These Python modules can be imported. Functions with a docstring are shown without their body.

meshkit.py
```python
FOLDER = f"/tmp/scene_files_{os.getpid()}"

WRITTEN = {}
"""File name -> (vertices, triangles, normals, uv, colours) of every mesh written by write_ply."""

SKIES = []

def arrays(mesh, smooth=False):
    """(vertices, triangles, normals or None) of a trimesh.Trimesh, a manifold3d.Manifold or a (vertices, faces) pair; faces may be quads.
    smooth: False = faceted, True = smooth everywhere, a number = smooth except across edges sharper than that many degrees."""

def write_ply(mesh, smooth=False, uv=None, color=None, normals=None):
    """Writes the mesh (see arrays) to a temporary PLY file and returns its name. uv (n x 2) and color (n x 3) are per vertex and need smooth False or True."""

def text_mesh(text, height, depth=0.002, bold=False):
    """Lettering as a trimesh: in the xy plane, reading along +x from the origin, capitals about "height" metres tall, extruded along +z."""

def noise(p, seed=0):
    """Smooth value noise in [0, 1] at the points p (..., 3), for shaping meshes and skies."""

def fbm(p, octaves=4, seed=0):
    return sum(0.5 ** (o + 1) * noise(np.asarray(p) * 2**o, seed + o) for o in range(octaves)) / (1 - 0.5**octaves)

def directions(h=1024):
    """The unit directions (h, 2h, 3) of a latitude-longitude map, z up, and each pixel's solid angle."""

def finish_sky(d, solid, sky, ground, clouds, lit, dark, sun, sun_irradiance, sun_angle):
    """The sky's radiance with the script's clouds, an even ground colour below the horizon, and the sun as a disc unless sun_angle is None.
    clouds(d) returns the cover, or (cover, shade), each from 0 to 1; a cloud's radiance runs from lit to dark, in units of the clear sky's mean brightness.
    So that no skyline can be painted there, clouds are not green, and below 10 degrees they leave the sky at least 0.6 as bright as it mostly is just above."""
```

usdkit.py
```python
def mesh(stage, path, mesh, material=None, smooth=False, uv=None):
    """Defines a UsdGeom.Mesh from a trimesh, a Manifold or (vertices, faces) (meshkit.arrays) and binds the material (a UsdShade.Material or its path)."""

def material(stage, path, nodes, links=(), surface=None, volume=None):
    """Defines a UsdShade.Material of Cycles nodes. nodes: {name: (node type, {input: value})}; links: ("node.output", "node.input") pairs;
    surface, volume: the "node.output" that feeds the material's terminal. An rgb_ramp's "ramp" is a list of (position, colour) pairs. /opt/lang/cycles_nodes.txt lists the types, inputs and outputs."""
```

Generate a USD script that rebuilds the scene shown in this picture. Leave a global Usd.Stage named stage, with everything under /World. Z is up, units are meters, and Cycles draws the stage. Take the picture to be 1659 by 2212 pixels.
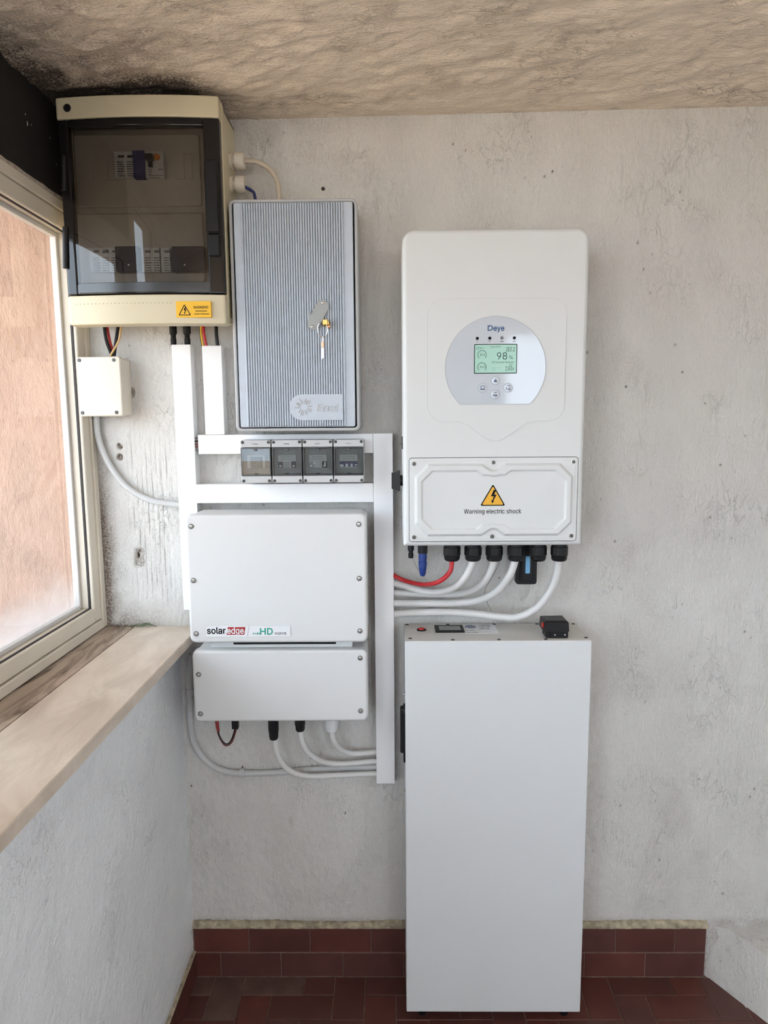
import math, random, zlib
import numpy as np, trimesh, usdkit, meshkit
from shapely.geometry import Polygon, Point
from shapely.affinity import affine_transform as shapely_affine
from pxr import Usd, UsdGeom, UsdLux, UsdShade, Sdf, Gf, Vt

random.seed(7)
np.random.seed(7)
stage = Usd.Stage.CreateInMemory()
UsdGeom.SetStageUpAxis(stage, 'Z')
UsdGeom.SetStageMetersPerUnit(stage, 1.0)
UsdGeom.Xform.Define(stage, '/World')
UsdGeom.Scope.Define(stage, '/World/Looks')

# ------------------------------------------------------------------ camera
FPX, W_, H_ = 1450.0, 1659.0, 2212.0
PITCH, YAW, ROLL = math.radians(7.24), math.radians(-0.614), math.radians(-0.45)
CAM = np.array([0.0, -1.6, 1.42694])
_cy, _sy, _cp, _sp = math.cos(YAW), math.sin(YAW), math.cos(PITCH), math.sin(PITCH)
_f = np.array([_sy * _cp, _cy * _cp, -_sp])
_r0 = np.array([_cy, -_sy, 0.0])
_u0 = np.cross(_r0, _f)
_r = _r0 * math.cos(ROLL) + _u0 * math.sin(ROLL)
_u = -_r0 * math.sin(ROLL) + _u0 * math.cos(ROLL)
cam = UsdGeom.Camera.Define(stage, '/World/camera')
M4 = np.eye(4)
M4[0, :3], M4[1, :3], M4[2, :3], M4[3, :3] = _r, _u, -_f, CAM
cam.AddTransformOp().Set(Gf.Matrix4d(*M4.ravel().tolist()))
cam.CreateHorizontalApertureAttr(36.0)
cam.CreateVerticalApertureAttr(36.0 * H_ / W_)
cam.CreateFocalLengthAttr(36.0 * FPX / W_)
cam.CreateClippingRangeAttr(Gf.Vec2f(0.02, 1000))
EXPOSURE = 1.45
cam.CreateExposureAttr(EXPOSURE)

# ------------------------------------------------------------------ sky: an even pale overcast sky, nothing else lights the room
dome = UsdLux.DomeLight.Define(stage, '/World/sky')
dome.CreateIntensityAttr(1.0)
dome.CreateColorAttr(Gf.Vec3f(0.83, 0.95, 1.09))


def at(px, py, y=0.0):
    """The point of the plane y that the photograph shows at (px, py): used to read sizes off the photograph."""
    d = _f + _r * (px - W_ / 2) / FPX - _u * (py - H_ / 2) / FPX
    return CAM + d * (y - CAM[1]) / d[1]


def X(px, py, y=0.0):
    return at(px, py, y)[0]


def Z(px, py, y=0.0):
    return at(px, py, y)[2]


def atz(px, py, z):
    d = _f + _r * (px - W_ / 2) / FPX - _u * (py - H_ / 2) / FPX
    return CAM + d * (z - CAM[2]) / d[2]


# ------------------------------------------------------------------ materials
LOOKS = {}


def mat(name, color, rough=0.5, metallic=0.0, noise=0.0, nscale=20.0, bump=0.0, bscale=300.0, coat=0.0, spec=0.5, emit=0.0):
    if name in LOOKS:
        return LOOKS[name]
    nodes = {'p': ('principled_bsdf', dict(base_color=color, roughness=rough, metallic=metallic, coat_weight=coat, specular_ior_level=spec))}
    links = []
    if emit:
        nodes['p'][1].update(emission_color=color, emission_strength=emit)
    if noise or bump:
        nodes['t'] = ('texture_coordinate', {})
    if noise:
        nodes['n'] = ('noise_texture', dict(scale=nscale, detail=4.0))
        lo = tuple(max(0, c * (1 - noise)) for c in color)
        hi = tuple(min(1, c * (1 + noise)) for c in color)
        nodes['r'] = ('rgb_ramp', {'ramp': [(0.3, lo), (0.7, hi)]})
        links += [('t.object', 'n.vector'), ('n.fac', 'r.fac'), ('r.color', 'p.base_color')]
    if bump:
        nodes['bn'] = ('noise_texture', dict(scale=bscale, detail=3.0))
        nodes['b'] = ('bump', dict(strength=bump, distance=0.001))
        links += [('t.object', 'bn.vector'), ('bn.fac', 'b.height'), ('b.normal', 'p.normal')]
    LOOKS[name] = usdkit.material(stage, '/World/Looks/' + name, nodes, links, surface='p.BSDF')
    return LOOKS[name]


def plaster(name, base, stain, speck=0.5, fine=0.75, vary=0.05, stretch=(1, 1, 1), crease=30.0, dirt=0.10, deep=0.0055, cut=-0.20):
    """Painted rough plaster: even paint, dirt specks and dirt lodged in the creases, the soiled patches of the mesh's own stain values, fine relief."""
    lo = tuple(c * (1 - vary) for c in base)
    hi = tuple(min(1, c * (1 + vary)) for c in base)
    nodes = {
        'g': ('geometry', {}),
        'm': ('mapping', dict(mapping_type='point', scale=stretch)),
        'n1': ('noise_texture', dict(scale=5.0, detail=3.0, roughness=0.6)),
        'r1': ('rgb_ramp', {'ramp': [(0.3, lo), (0.7, hi)]}),
        'n2': ('noise_texture', dict(scale=95.0, detail=3.0, roughness=0.6)),
        'r2': ('rgb_ramp', {'ramp': [(0.0, (0, 0, 0)), (0.665, (0, 0, 0)), (0.71, (speck,) * 3), (1.0, (speck,) * 3)]}),
        'n3': ('noise_texture', dict(scale=7.0, detail=3.0, roughness=0.65)),
        'r3': ('rgb_ramp', {'ramp': [(0.48, (0.0, 0, 0)), (0.66, (1.0, 1, 1))]}),
        'nc': ('noise_texture', dict(scale=crease, detail=4.0, roughness=0.62, distortion=0.6)),
        'rc': ('rgb_ramp', {'ramp': [(0.0, (0, 0, 0)), (0.478, (0, 0, 0)), (0.497, (1, 1, 1)), (0.503, (1, 1, 1)), (0.512, (0, 0, 0)), (1.0, (0, 0, 0))]}),
        'rl': ('rgb_ramp', {'ramp': [(0.0, (0, 0, 0)), (0.490, (0, 0, 0)), (0.499, (1, 1, 1)), (0.510, (0, 0, 0)), (1.0, (0, 0, 0))]}),
        'cm': ('math', dict(math_type='multiply')),
        'cd': ('math', dict(math_type='multiply')),
        'ck': ('math', dict(math_type='multiply', value2=dirt)),
        'mm': ('math', dict(math_type='multiply')),
        'mad': ('math', dict(math_type='add', use_clamp=True)),
        'mx': ('mix_color', dict(blend_type='mix', b=(0.10, 0.085, 0.07))),
        'a': ('attribute', dict(attribute='stain')),
        'n4': ('noise_texture', dict(scale=210.0, detail=3.0, roughness=0.75)),
        's1': ('math', dict(math_type='multiply_add', value2=4.0, value3=-1.35)),
        's2': ('math', dict(math_type='add')),
        's3': ('math', dict(math_type='multiply', use_clamp=True)),
        'soil': ('mix_color', dict(blend_type='mix', b=stain)),
        'bn': ('noise_texture', dict(scale=170.0, detail=3.0, roughness=0.62)),
        'bm': ('noise_texture', dict(scale=48.0, detail=3.0, roughness=0.55)),
        'h1': ('math', dict(math_type='multiply_add', value2=fine * 0.55)),
        'h0': ('math', dict(math_type='multiply', value2=fine * 0.9)),
        'h2': ('math', dict(math_type='multiply_add', value2=cut)),
        'b': ('bump', dict(strength=1.0, distance=deep)),
        'p': ('principled_bsdf', dict(roughness=0.85, specular_ior_level=0.25)),
    }
    links = [('g.position', 'm.vector'), ('m.vector', 'n1.vector'), ('n1.fac', 'r1.fac'), ('m.vector', 'n2.vector'), ('n2.fac', 'r2.fac'), ('g.position', 'n3.vector'), ('n3.fac', 'r3.fac'),
             ('m.vector', 'nc.vector'), ('nc.fac', 'rc.fac'), ('nc.fac', 'rl.fac'), ('rc.color', 'cm.value1'), ('r3.color', 'cm.value2'), ('rl.color', 'cd.value1'), ('r3.color', 'cd.value2'), ('cd.value', 'ck.value1'),
             ('r2.color', 'mm.value1'), ('r3.color', 'mm.value2'), ('mm.value', 'mad.value1'), ('ck.value', 'mad.value2'), ('mad.value', 'mx.fac'), ('r1.color', 'mx.a'),
             ('g.position', 'n4.vector'), ('n4.fac', 's1.value1'), ('s1.value', 's2.value1'), ('a.fac', 's2.value2'), ('s2.value', 's3.value1'), ('a.fac', 's3.value2'),
             ('mx.result', 'soil.a'), ('s3.value', 'soil.fac'), ('soil.result', 'p.base_color'),
             ('m.vector', 'bn.vector'), ('m.vector', 'bm.vector'), ('bn.fac', 'h1.value1'), ('bm.fac', 'h0.value1'), ('h0.value', 'h1.value3'), ('cm.value', 'h2.value1'), ('h1.value', 'h2.value3'), ('h2.value', 'b.height'), ('b.normal', 'p.normal')]
    LOOKS[name] = usdkit.material(stage, '/World/Looks/' + name, nodes, links, surface='p.BSDF')
    return LOOKS[name]


def pane(name, tint, ior=1.5, rough=0.0):
    """A thin sheet that lets light straight through, tinted, and mirrors by Fresnel."""
    LOOKS[name] = usdkit.material(stage, '/World/Looks/' + name, {
        'f': ('fresnel', dict(IOR=ior)), 'geo': ('geometry', {}), 'front': ('math', dict(math_type='subtract', value1=1.0)), 'mul': ('math', dict(math_type='multiply', use_clamp=True)),
        't': ('transparent_bsdf', dict(color=tint)), 'g': ('glossy_bsdf', dict(color=(1, 1, 1), roughness=rough)), 'm': ('mix_closure', {})},
        [('geo.backfacing', 'front.value2'), ('front.value', 'mul.value1'), ('f.fac', 'mul.value2'), ('mul.value', 'm.fac'), ('t.BSDF', 'm.closure1'), ('g.BSDF', 'm.closure2')], surface='m.closure')
    return LOOKS[name]


WALL = plaster('wall_plaster', (0.645, 0.63, 0.60), (0.17, 0.13, 0.10), speck=0.8, stretch=(1.5, 1, 0.75))
CEIL = plaster('ceiling_plaster', (0.85, 0.735, 0.60), (0.07, 0.058, 0.05), speck=0.5, fine=0.8, stretch=(0.75, 1.7, 1), crease=26.0, dirt=0.22, deep=0.008, cut=-0.34)
LOWER = plaster('lower_wall_plaster', (0.84, 0.855, 0.86), (0.20, 0.16, 0.12), speck=0.5)
PEACH = plaster('peach_plaster', (0.395, 0.262, 0.197), (0.22, 0.16, 0.12), speck=0.45, stretch=(1.5, 1, 0.7), dirt=0.04, cut=-0.12)
RECESS = mat('screw_recess', (0.20, 0.20, 0.20), 0.5)
WHITE = mat('white_powder_coat', (0.66, 0.68, 0.68), 0.42)
SOLARW = mat('white_cast_cover', (0.69, 0.695, 0.69), 0.5, bump=0.05, bscale=900)
BATW = mat('white_steel_sheet', (0.68, 0.70, 0.705), 0.38)
DUCTW = mat('white_duct_plastic', (0.84, 0.84, 0.845), 0.35)
CREAM = mat('cream_plastic', (0.60, 0.535, 0.375), 0.38, noise=0.03, nscale=6)
CREAMD = mat('cream_plastic_plate', (0.43, 0.405, 0.36), 0.45)
IVORY = mat('ivory_plastic', (0.68, 0.63, 0.54), 0.45, noise=0.03, nscale=15)
SMOKE = pane('smoked_glass', (0.68, 0.665, 0.645))
SMOKEB = mat('dark_smoked_plastic', (0.010, 0.0095, 0.010), 0.12, spec=0.4)
SMOKEG = mat('grey_smoked_plastic', (0.045, 0.047, 0.05), 0.2)
BLACK = mat('black_plastic', (0.009, 0.009, 0.010), 0.38, spec=0.28)
BLACKM = mat('matt_black_rubber', (0.011, 0.011, 0.012), 0.6, spec=0.25)
GREYBOX = mat('grey_fibreglass', (0.49, 0.545, 0.615), 0.42, noise=0.03, nscale=40)
GREYRIM = mat('grey_fibreglass_rim', (0.48, 0.485, 0.495), 0.45)
GREYP = mat('grey_painted_plate', (0.32, 0.34, 0.335), 0.35)
STEEL = mat('steel', (0.56, 0.55, 0.53), 0.32, 1.0)
STEELD = mat('dark_steel', (0.13, 0.125, 0.12), 0.4, 0.8)
CHROME = mat('chrome', (0.75, 0.75, 0.75), 0.15, 1.0)
BRASS = mat('brass', (0.58, 0.38, 0.13), 0.3, 1.0, noise=0.3, nscale=200)
COPPER = mat('copper', (0.65, 0.36, 0.24), 0.35, 1.0)
CABLEW = mat('white_cable_sheath', (0.66, 0.655, 0.64), 0.4)
CABLEG = mat('grey_conduit', (0.55, 0.555, 0.555), 0.4)
CABLEB = mat('beige_cable_sheath', (0.55, 0.48, 0.38), 0.45)
RED = mat('red_cable', (0.52, 0.02, 0.025), 0.4)
DKRED = mat('dark_red_wire', (0.16, 0.025, 0.02), 0.45)
BLUE = mat('blue_cable', (0.02, 0.03, 0.13), 0.4)
BLUEC = mat('blue_connector', (0.008, 0.035, 0.20), 0.4)
LTBLUE = mat('light_blue_strip', (0.18, 0.44, 0.68), 0.4)
TAN = mat('tan_wire', (0.60, 0.38, 0.15), 0.45)
YELLOW = mat('yellow_wire', (0.80, 0.55, 0.03), 0.45)
ORANGE = mat('orange_button', (0.65, 0.22, 0.03), 0.4)
LIGHTG = mat('light_grey_module', (0.52, 0.53, 0.53), 0.45)
MIDG = mat('mid_grey_module', (0.30, 0.31, 0.31), 0.45)
NAVY = mat('navy_module', (0.02, 0.025, 0.13), 0.45)
DARKP = mat('dark_violet_module', (0.035, 0.028, 0.04), 0.3)
INK = mat('black_ink', (0.008, 0.008, 0.009), 0.6, spec=0.15)
GREYINK = mat('grey_ink', (0.13, 0.13, 0.14), 0.5)
BLUEINK = mat('blue_ink', (0.01, 0.07, 0.20), 0.5)
NAVYINK = mat('navy_ink', (0.03, 0.06, 0.15), 0.5)
REDINK = mat('red_ink', (0.36, 0.012, 0.014), 0.5)
GREENINK = mat('green_ink', (0.015, 0.32, 0.22), 0.5)
SIGNY = mat('yellow_label', (0.80, 0.45, 0.012), 0.45)
SIGNY2 = mat('amber_label', (0.80, 0.42, 0.02), 0.45)
PAPER = mat('white_label', (0.78, 0.79, 0.80), 0.4)
PANELB = mat('glossy_pale_panel', (0.54, 0.59, 0.645), 0.06)
LCD = mat('lcd_screen', (0.33, 0.56, 0.47), 0.25, emit=0.05)
LCDINK = mat('lcd_ink', (0.018, 0.055, 0.05), 0.4)
CLEAR = pane('clear_cover', (0.72, 0.74, 0.74))
WINGLASS = pane('window_glass', (0.93, 0.94, 0.94))
ALU = mat('cream_painted_aluminium', (0.66, 0.60, 0.50), 0.4, noise=0.04, nscale=8)
ALUW = mat('pale_gasket', (0.60, 0.585, 0.565), 0.5)
DKGAP = mat('dark_gasket', (0.025, 0.02, 0.02), 0.6)
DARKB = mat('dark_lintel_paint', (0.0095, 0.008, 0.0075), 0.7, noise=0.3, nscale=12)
TILES = [mat('terracotta_tile_%s' % n, c, 0.42, noise=0.16, nscale=14, bump=0.12, bscale=90) for n, c in (('a', (0.102, 0.034, 0.027)), ('b', (0.090, 0.033, 0.027)), ('c', (0.112, 0.037, 0.029)), ('d', (0.095, 0.038, 0.032)))]
DUSTY = mat('dusty_terracotta_tile', (0.115, 0.066, 0.055), 0.6, noise=0.28, nscale=18)
GROUT = mat('pale_grout', (0.22, 0.16, 0.13), 0.9, noise=0.3, nscale=60)
MORTAR = mat('old_mortar', (0.37, 0.32, 0.23), 0.95, noise=0.4, nscale=60, bump=0.8, bscale=160)
GREEN = mat('grass_green', (0.085, 0.145, 0.06), 0.6)
TORN = mat('torn_plaster_edge', (0.42, 0.36, 0.30), 0.9, noise=0.3, nscale=80)
GROUND = mat('outside_clay_paving', (0.70, 0.50, 0.33), 0.9, noise=0.12, nscale=2)


def stone(name, base, dark, scale, lo, hi, stretch):
    nodes = {'g': ('geometry', {}), 'm': ('mapping', dict(mapping_type='point', scale=stretch)), 'n': ('noise_texture', dict(scale=scale, detail=6.0, roughness=0.62, distortion=0.8)),
             'r': ('rgb_ramp', {'ramp': [(lo, dark), (hi, base)]}), 'p': ('principled_bsdf', dict(roughness=0.5)), 'n2': ('noise_texture', dict(scale=60.0, detail=4.0)),
             'b': ('bump', dict(strength=0.25, distance=0.001))}
    LOOKS[name] = usdkit.material(stage, '/World/Looks/' + name, nodes, [('g.position', 'm.vector'), ('m.vector', 'n.vector'), ('n.fac', 'r.fac'), ('r.color', 'p.base_color'), ('m.vector', 'n2.vector'), ('n2.fac', 'b.height'), ('b.normal', 'p.normal')], surface='p.BSDF')
    return LOOKS[name]


LOOKS['dust'] = DUST = usdkit.material(stage, '/World/Looks/dust_on_glass', {
    'g': ('geometry', {}), 'x': ('separate_xyz', {}), 'n': ('noise_texture', dict(scale=9.0, detail=4.0)), 'w': ('math', dict(math_type='multiply_add', value2=0.10)),
    'r': ('map_range', dict(range_type='smoothstep', from_min=1.16, from_max=1.03, to_min=0.0, to_max=0.42, clamp=True)), 't': ('transparent_bsdf', dict(color=(1, 1, 1))),
    'd': ('translucent_bsdf', dict(color=(0.85, 0.84, 0.83))), 'd2': ('diffuse_bsdf', dict(color=(0.8, 0.79, 0.78))), 'dm': ('mix_closure', dict(fac=0.5)), 'mixed': ('mix_closure', {})},
    [('g.position', 'x.vector'), ('g.position', 'n.vector'), ('n.fac', 'w.value1'), ('x.z', 'w.value3'), ('w.value', 'r.value'), ('r.result', 'mixed.fac'), ('t.BSDF', 'mixed.closure1'), ('d.BSDF', 'dm.closure1'), ('d2.BSDF', 'dm.closure2'), ('dm.closure', 'mixed.closure2')], surface='mixed.closure')
SILL = stone('travertine', (0.72, 0.625, 0.52), (0.54, 0.45, 0.36), 7.0, 0.32, 0.62, (2.2, 0.9, 1))
SILLD = stone('stained_travertine', (0.50, 0.405, 0.32), (0.10, 0.06, 0.038), 9.0, 0.37, 0.55, (2.8, 0.55, 1))

# ------------------------------------------------------------------ scene helpers
COUNT = {}
LOC = {}


def numbered(parent, name):
    k = COUNT.get((parent, name), 0)
    COUNT[(parent, name)] = k + 1
    return parent + '/' + (name if k == 0 else '%s_%03d' % (name, k))


def thing(name, label, cat, loc=(0, 0, 0), group=None, kind=None):
    path = numbered('/World', name)
    x = UsdGeom.Xform.Define(stage, path)
    x.AddTranslateOp().Set(Gf.Vec3d(*map(float, loc)))
    LOC[path] = np.array(loc, float)
    tag(x.GetPrim(), label, cat, group, kind)
    return path


def tag(prim, label=None, cat=None, group=None, kind=None):
    for k, v in (('label', label), ('category', cat), ('group', group), ('kind', kind)):
        if v:
            prim.SetCustomDataByKey(k, v)


def put(name, mesh, m, parent='/World', label=None, cat=None, group=None, kind=None, smooth=30):
    """Defines one Mesh (given in room coordinates) under parent; returns its path."""
    if isinstance(mesh, list):
        mesh = join(mesh)
    v, f = (mesh.vertices, mesh.faces) if hasattr(mesh, 'faces') else mesh
    path = numbered(parent, name)
    top = '/' + '/'.join(path.split('/')[1:3])
    off = LOC.get(top, np.zeros(3))
    if parent == '/World':
        off = np.zeros(3)
    g = usdkit.mesh(stage, path, (np.asarray(v) - off, np.asarray(f)), m, smooth=smooth)
    tag(g.GetPrim(), label, cat, group, kind)
    return path


def join(ms):
    vs, fs, n = [], [], 0
    for m in ms:
        v, f = (np.asarray(m.vertices), np.asarray(m.faces)) if hasattr(m, 'faces') else m
        vs.append(v); fs.append(np.asarray(f) + n); n += len(v)
    return np.vstack(vs), np.vstack(fs)


def oriented(v, f):
    v, f = np.asarray(v, float), np.asarray(f, int)
    c = v.mean(0)
    vol = np.einsum('ij,ij->i', v[f[:, 0]] - c, np.cross(v[f[:, 1]] - c, v[f[:, 2]] - c)).sum()
    return (v, f if vol >= 0 else f[:, ::-1])


def loft(rings, closed=True):
    rings = [np.asarray(r, float) for r in rings]
    n, k = len(rings[0]), len(rings)
    v = np.vstack(rings)
    i = np.arange(n); j = (i + 1) % n
    f = []
    for a in range(k - 1):
        o, p = a * n, (a + 1) * n
        f += [np.stack([o + i, o + j, p + j], 1), np.stack([o + i, p + j, p + i], 1)]
    if closed:
        v = np.vstack([v, rings[0].mean(0), rings[-1].mean(0)])
        c0, c1 = n * k, n * k + 1
        f += [np.stack([np.full(n, c0), j, i], 1), np.stack([np.full(n, c1), (k - 1) * n + i, (k - 1) * n + j], 1)]
    return oriented(v, np.vstack(f))


def rr(x0, x1, z0, z1, r, n=5):
    """Rounded rectangle; r = one radius or (bottom left, bottom right, top right, top left)."""
    r = (r,) * 4 if np.ndim(r) == 0 else r
    r = [max(q, 1e-5) for q in r]
    out = []
    for (cx, cz, q, a0) in ((x0 + r[0], z0 + r[0], r[0], 180), (x1 - r[1], z0 + r[1], r[1], 270), (x1 - r[2], z1 - r[2], r[2], 0), (x0 + r[3], z1 - r[3], r[3], 90)):
        for t in np.linspace(0, 90, n):
            a = math.radians(a0 + t)
            out.append((cx + q * math.cos(a), cz + q * math.sin(a)))
    return np.array(out)


def slab(x0, x1, z0, z1, yb, yf, r=0.004, bev=0.002, nb=3, backbev=0.0, n=5):
    """A rounded plate facing the camera's side (-y): from yb (wall side) to yf (room side), its front edge rounded by bev."""
    def ring(y, inset):
        q = [max(k - inset, 1e-5) for k in ((r,) * 4 if np.ndim(r) == 0 else r)]
        p = rr(x0 + inset, x1 - inset, z0 + inset, z1 - inset, q, n)
        return np.column_stack([p[:, 0], np.full(len(p), y), p[:, 1]])
    rings = [ring(yb, backbev)]
    if backbev:
        rings.append(ring(yb - backbev, 0))
    for t in np.linspace(0, math.pi / 2, nb + 1):
        rings.append(ring(yf + bev * (1 - math.sin(t)), bev * (1 - math.cos(t))))
    return loft(rings)


def cbox(x0, x1, y0, y1, z0, z1, b=0.001):
    x0, x1 = sorted((x0, x1)); y0, y1 = sorted((y0, y1)); z0, z1 = sorted((z0, z1))
    b = min(b, (x1 - x0) * 0.45, (y1 - y0) * 0.45, (z1 - z0) * 0.45)
    pts = []
    for i in (0, 1):
        for j in (0, 1):
            for k in (0, 1):
                p = np.array([(x0, x1)[i], (y0, y1)[j], (z0, z1)[k]])
                s = np.array([1 - 2 * i, 1 - 2 * j, 1 - 2 * k]) * b
                for ax in range(3):
                    q = p + s
                    q[ax] = p[ax]
                    pts.append(q)
    h = trimesh.convex.convex_hull(np.array(pts))
    return np.asarray(h.vertices), np.asarray(h.faces)


def hull(pts):
    h = trimesh.convex.convex_hull(np.array(pts, float))
    return np.asarray(h.vertices), np.asarray(h.faces)


def frame_of(axis):
    a = np.asarray(axis, float); a = a / np.linalg.norm(a)
    t = np.array([0, 0, 1.0]) if abs(a[2]) < 0.9 else np.array([1.0, 0, 0])
    u = np.cross(t, a); u /= np.linalg.norm(u)
    return a, u, np.cross(a, u)


def lathe(o, axis, profile, n=20, sx=1.0):
    """profile: (distance along axis, radius)."""
    a, u, w = frame_of(axis)
    th = np.linspace(0, 2 * math.pi, n, endpoint=False)
    return loft([np.asarray(o) + a * t + max(r, 1e-5) * (np.cos(th)[:, None] * u * sx + np.sin(th)[:, None] * w) for t, r in profile])


def smooth_path(pts, sub=8):
    p = np.asarray(pts, float)
    if len(p) < 3:
        return np.linspace(p[0], p[-1], 3)
    q = np.vstack([2 * p[0] - p[1], p, 2 * p[-1] - p[-2]])
    out = []
    for i in range(1, len(q) - 2):
        for t in np.linspace(0, 1, sub, endpoint=False):
            a, b, c, d = q[i - 1], q[i], q[i + 1], q[i + 2]
            out.append(0.5 * (2 * b + (c - a) * t + (2 * a - 5 * b + 4 * c - d) * t * t + (3 * b - a - 3 * c + d) * t ** 3))
    out.append(p[-1])
    return np.array(out)


def tube(pts, r, n=14, sub=8, smooth=True):
    p = smooth_path(pts, sub) if smooth else np.asarray(pts, float)
    t = np.gradient(p, axis=0); t /= np.linalg.norm(t, axis=1, keepdims=True)
    _, u, w = frame_of(t[0])
    th = np.linspace(0, 2 * math.pi, n, endpoint=False)
    rad = np.full(len(p), r) if np.ndim(r) == 0 else np.interp(np.linspace(0, 1, len(p)), np.linspace(0, 1, len(r)), r)
    rings = []
    for q, d, k in zip(p, t, rad):
        u = u - d * (u @ d); u /= np.linalg.norm(u)
        w = np.cross(d, u)
        rings.append(q + k * (np.cos(th)[:, None] * u + np.sin(th)[:, None] * w))
    return loft(rings)


def cable(px, y, r, **k):
    """A tube through photograph positions px at depths y (one number or one per point)."""
    y = [y] * len(px) if np.ndim(y) == 0 else list(np.interp(np.linspace(0, 1, len(px)), np.linspace(0, 1, len(y)), y))
    return tube([at(a, b, d) for (a, b), d in zip(px, y)], r, **k)


def text(s, h, x, y, z, m, parent, name='lettering', centre=True, bold=False, up=False, width=None, slant=0.0, label=None, depth=0.0004):
    """Flat print on a surface facing -y (or facing up)."""
    t = meshkit.text_mesh(s, h, depth, bold)
    v = np.asarray(t.vertices).copy()
    w = v[:, 0].max() - v[:, 0].min()
    v[:, 0] -= v[:, 0].min()
    if width:
        v[:, 0] *= width / w
        w = width
    v[:, 0] += slant * v[:, 1]
    if centre:
        v[:, 0] -= w / 2
    q = np.column_stack([x + v[:, 0], y + v[:, 1], z + v[:, 2]]) if up else np.column_stack([x + v[:, 0], y - v[:, 2], z + v[:, 1]])
    return put(name, (q, np.asarray(t.faces)), m, parent, label=label, smooth=False)


def flat(poly, yb, yf):
    """A polygon in (x, z) extruded from yb to yf (yf nearer the room)."""
    polys = getattr(poly, 'geoms', [poly])
    out = []
    for g in polys:
        t = trimesh.creation.extrude_polygon(g, abs(yb - yf), engine='earcut')
        v = np.asarray(t.vertices)
        out.append((np.column_stack([v[:, 0], max(yb, yf) - v[:, 2], v[:, 1]]), np.asarray(t.faces)))
    return join(out)


def screw(x, y, z, parent, r=0.0048, m=None, ring=None):
    """Countersunk socket screw facing -y: dark recess ring, steel head with a hexagon socket."""
    p = put('screw', lathe((x, y + 0.001, z), (0, -1, 0), [(0, r), (0.0016, r), (0.0022, r * 0.92), (0.0022, r * 0.74), (0.0010, r * 0.70)], 18), ring or RECESS, parent)
    put('screw_head', lathe((x, y, z), (0, -1, 0), [(0, r * 0.66), (0.0012, r * 0.62), (0.0016, r * 0.5), (0.0016, r * 0.30), (0.0004, r * 0.26)], 12), m or STEEL, p)
    return p


def gridmesh(us, vs, fn):
    """A quad grid as triangles; fn(U, V) -> points (..., 3)."""
    U, V = np.meshgrid(us, vs, indexing='ij')
    P = fn(U, V).reshape(-1, 3)
    a, b = len(us), len(vs)
    i = (np.arange(a - 1)[:, None] * b + np.arange(b - 1)[None]).ravel()
    f = np.vstack([np.stack([i, i + b, i + b + 1], 1), np.stack([i, i + b + 1, i + 1], 1)])
    return P, f


def stained(path, stain):
    g = UsdGeom.PrimvarsAPI(stage.GetPrimAtPath(path))
    g.CreatePrimvar('stain', Sdf.ValueTypeNames.FloatArray, 'vertex').Set(Vt.FloatArray.FromNumpy(np.asarray(stain, np.float32)))


def relief(P, seed, stretch=(1, 1, 1), amp=(0.003, 0.0016, 0.0009), scales=(5, 22, 70)):
    q = P * np.asarray(stretch)
    h = amp[0] * (meshkit.fbm(q * scales[0], 3, seed) - 0.5) * 2
    ridged = 1 - np.abs(2 * meshkit.fbm(q * scales[1], 3, seed + 11) - 1)
    mask = np.clip((meshkit.noise(P * 4, seed + 5) - 0.25) * 2, 0.15, 1)
    h += amp[1] * (ridged - 0.7) * 2.2 * mask
    h += amp[2] * (meshkit.noise(q * scales[2], seed + 23) - 0.5) * 2
    return h


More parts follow.
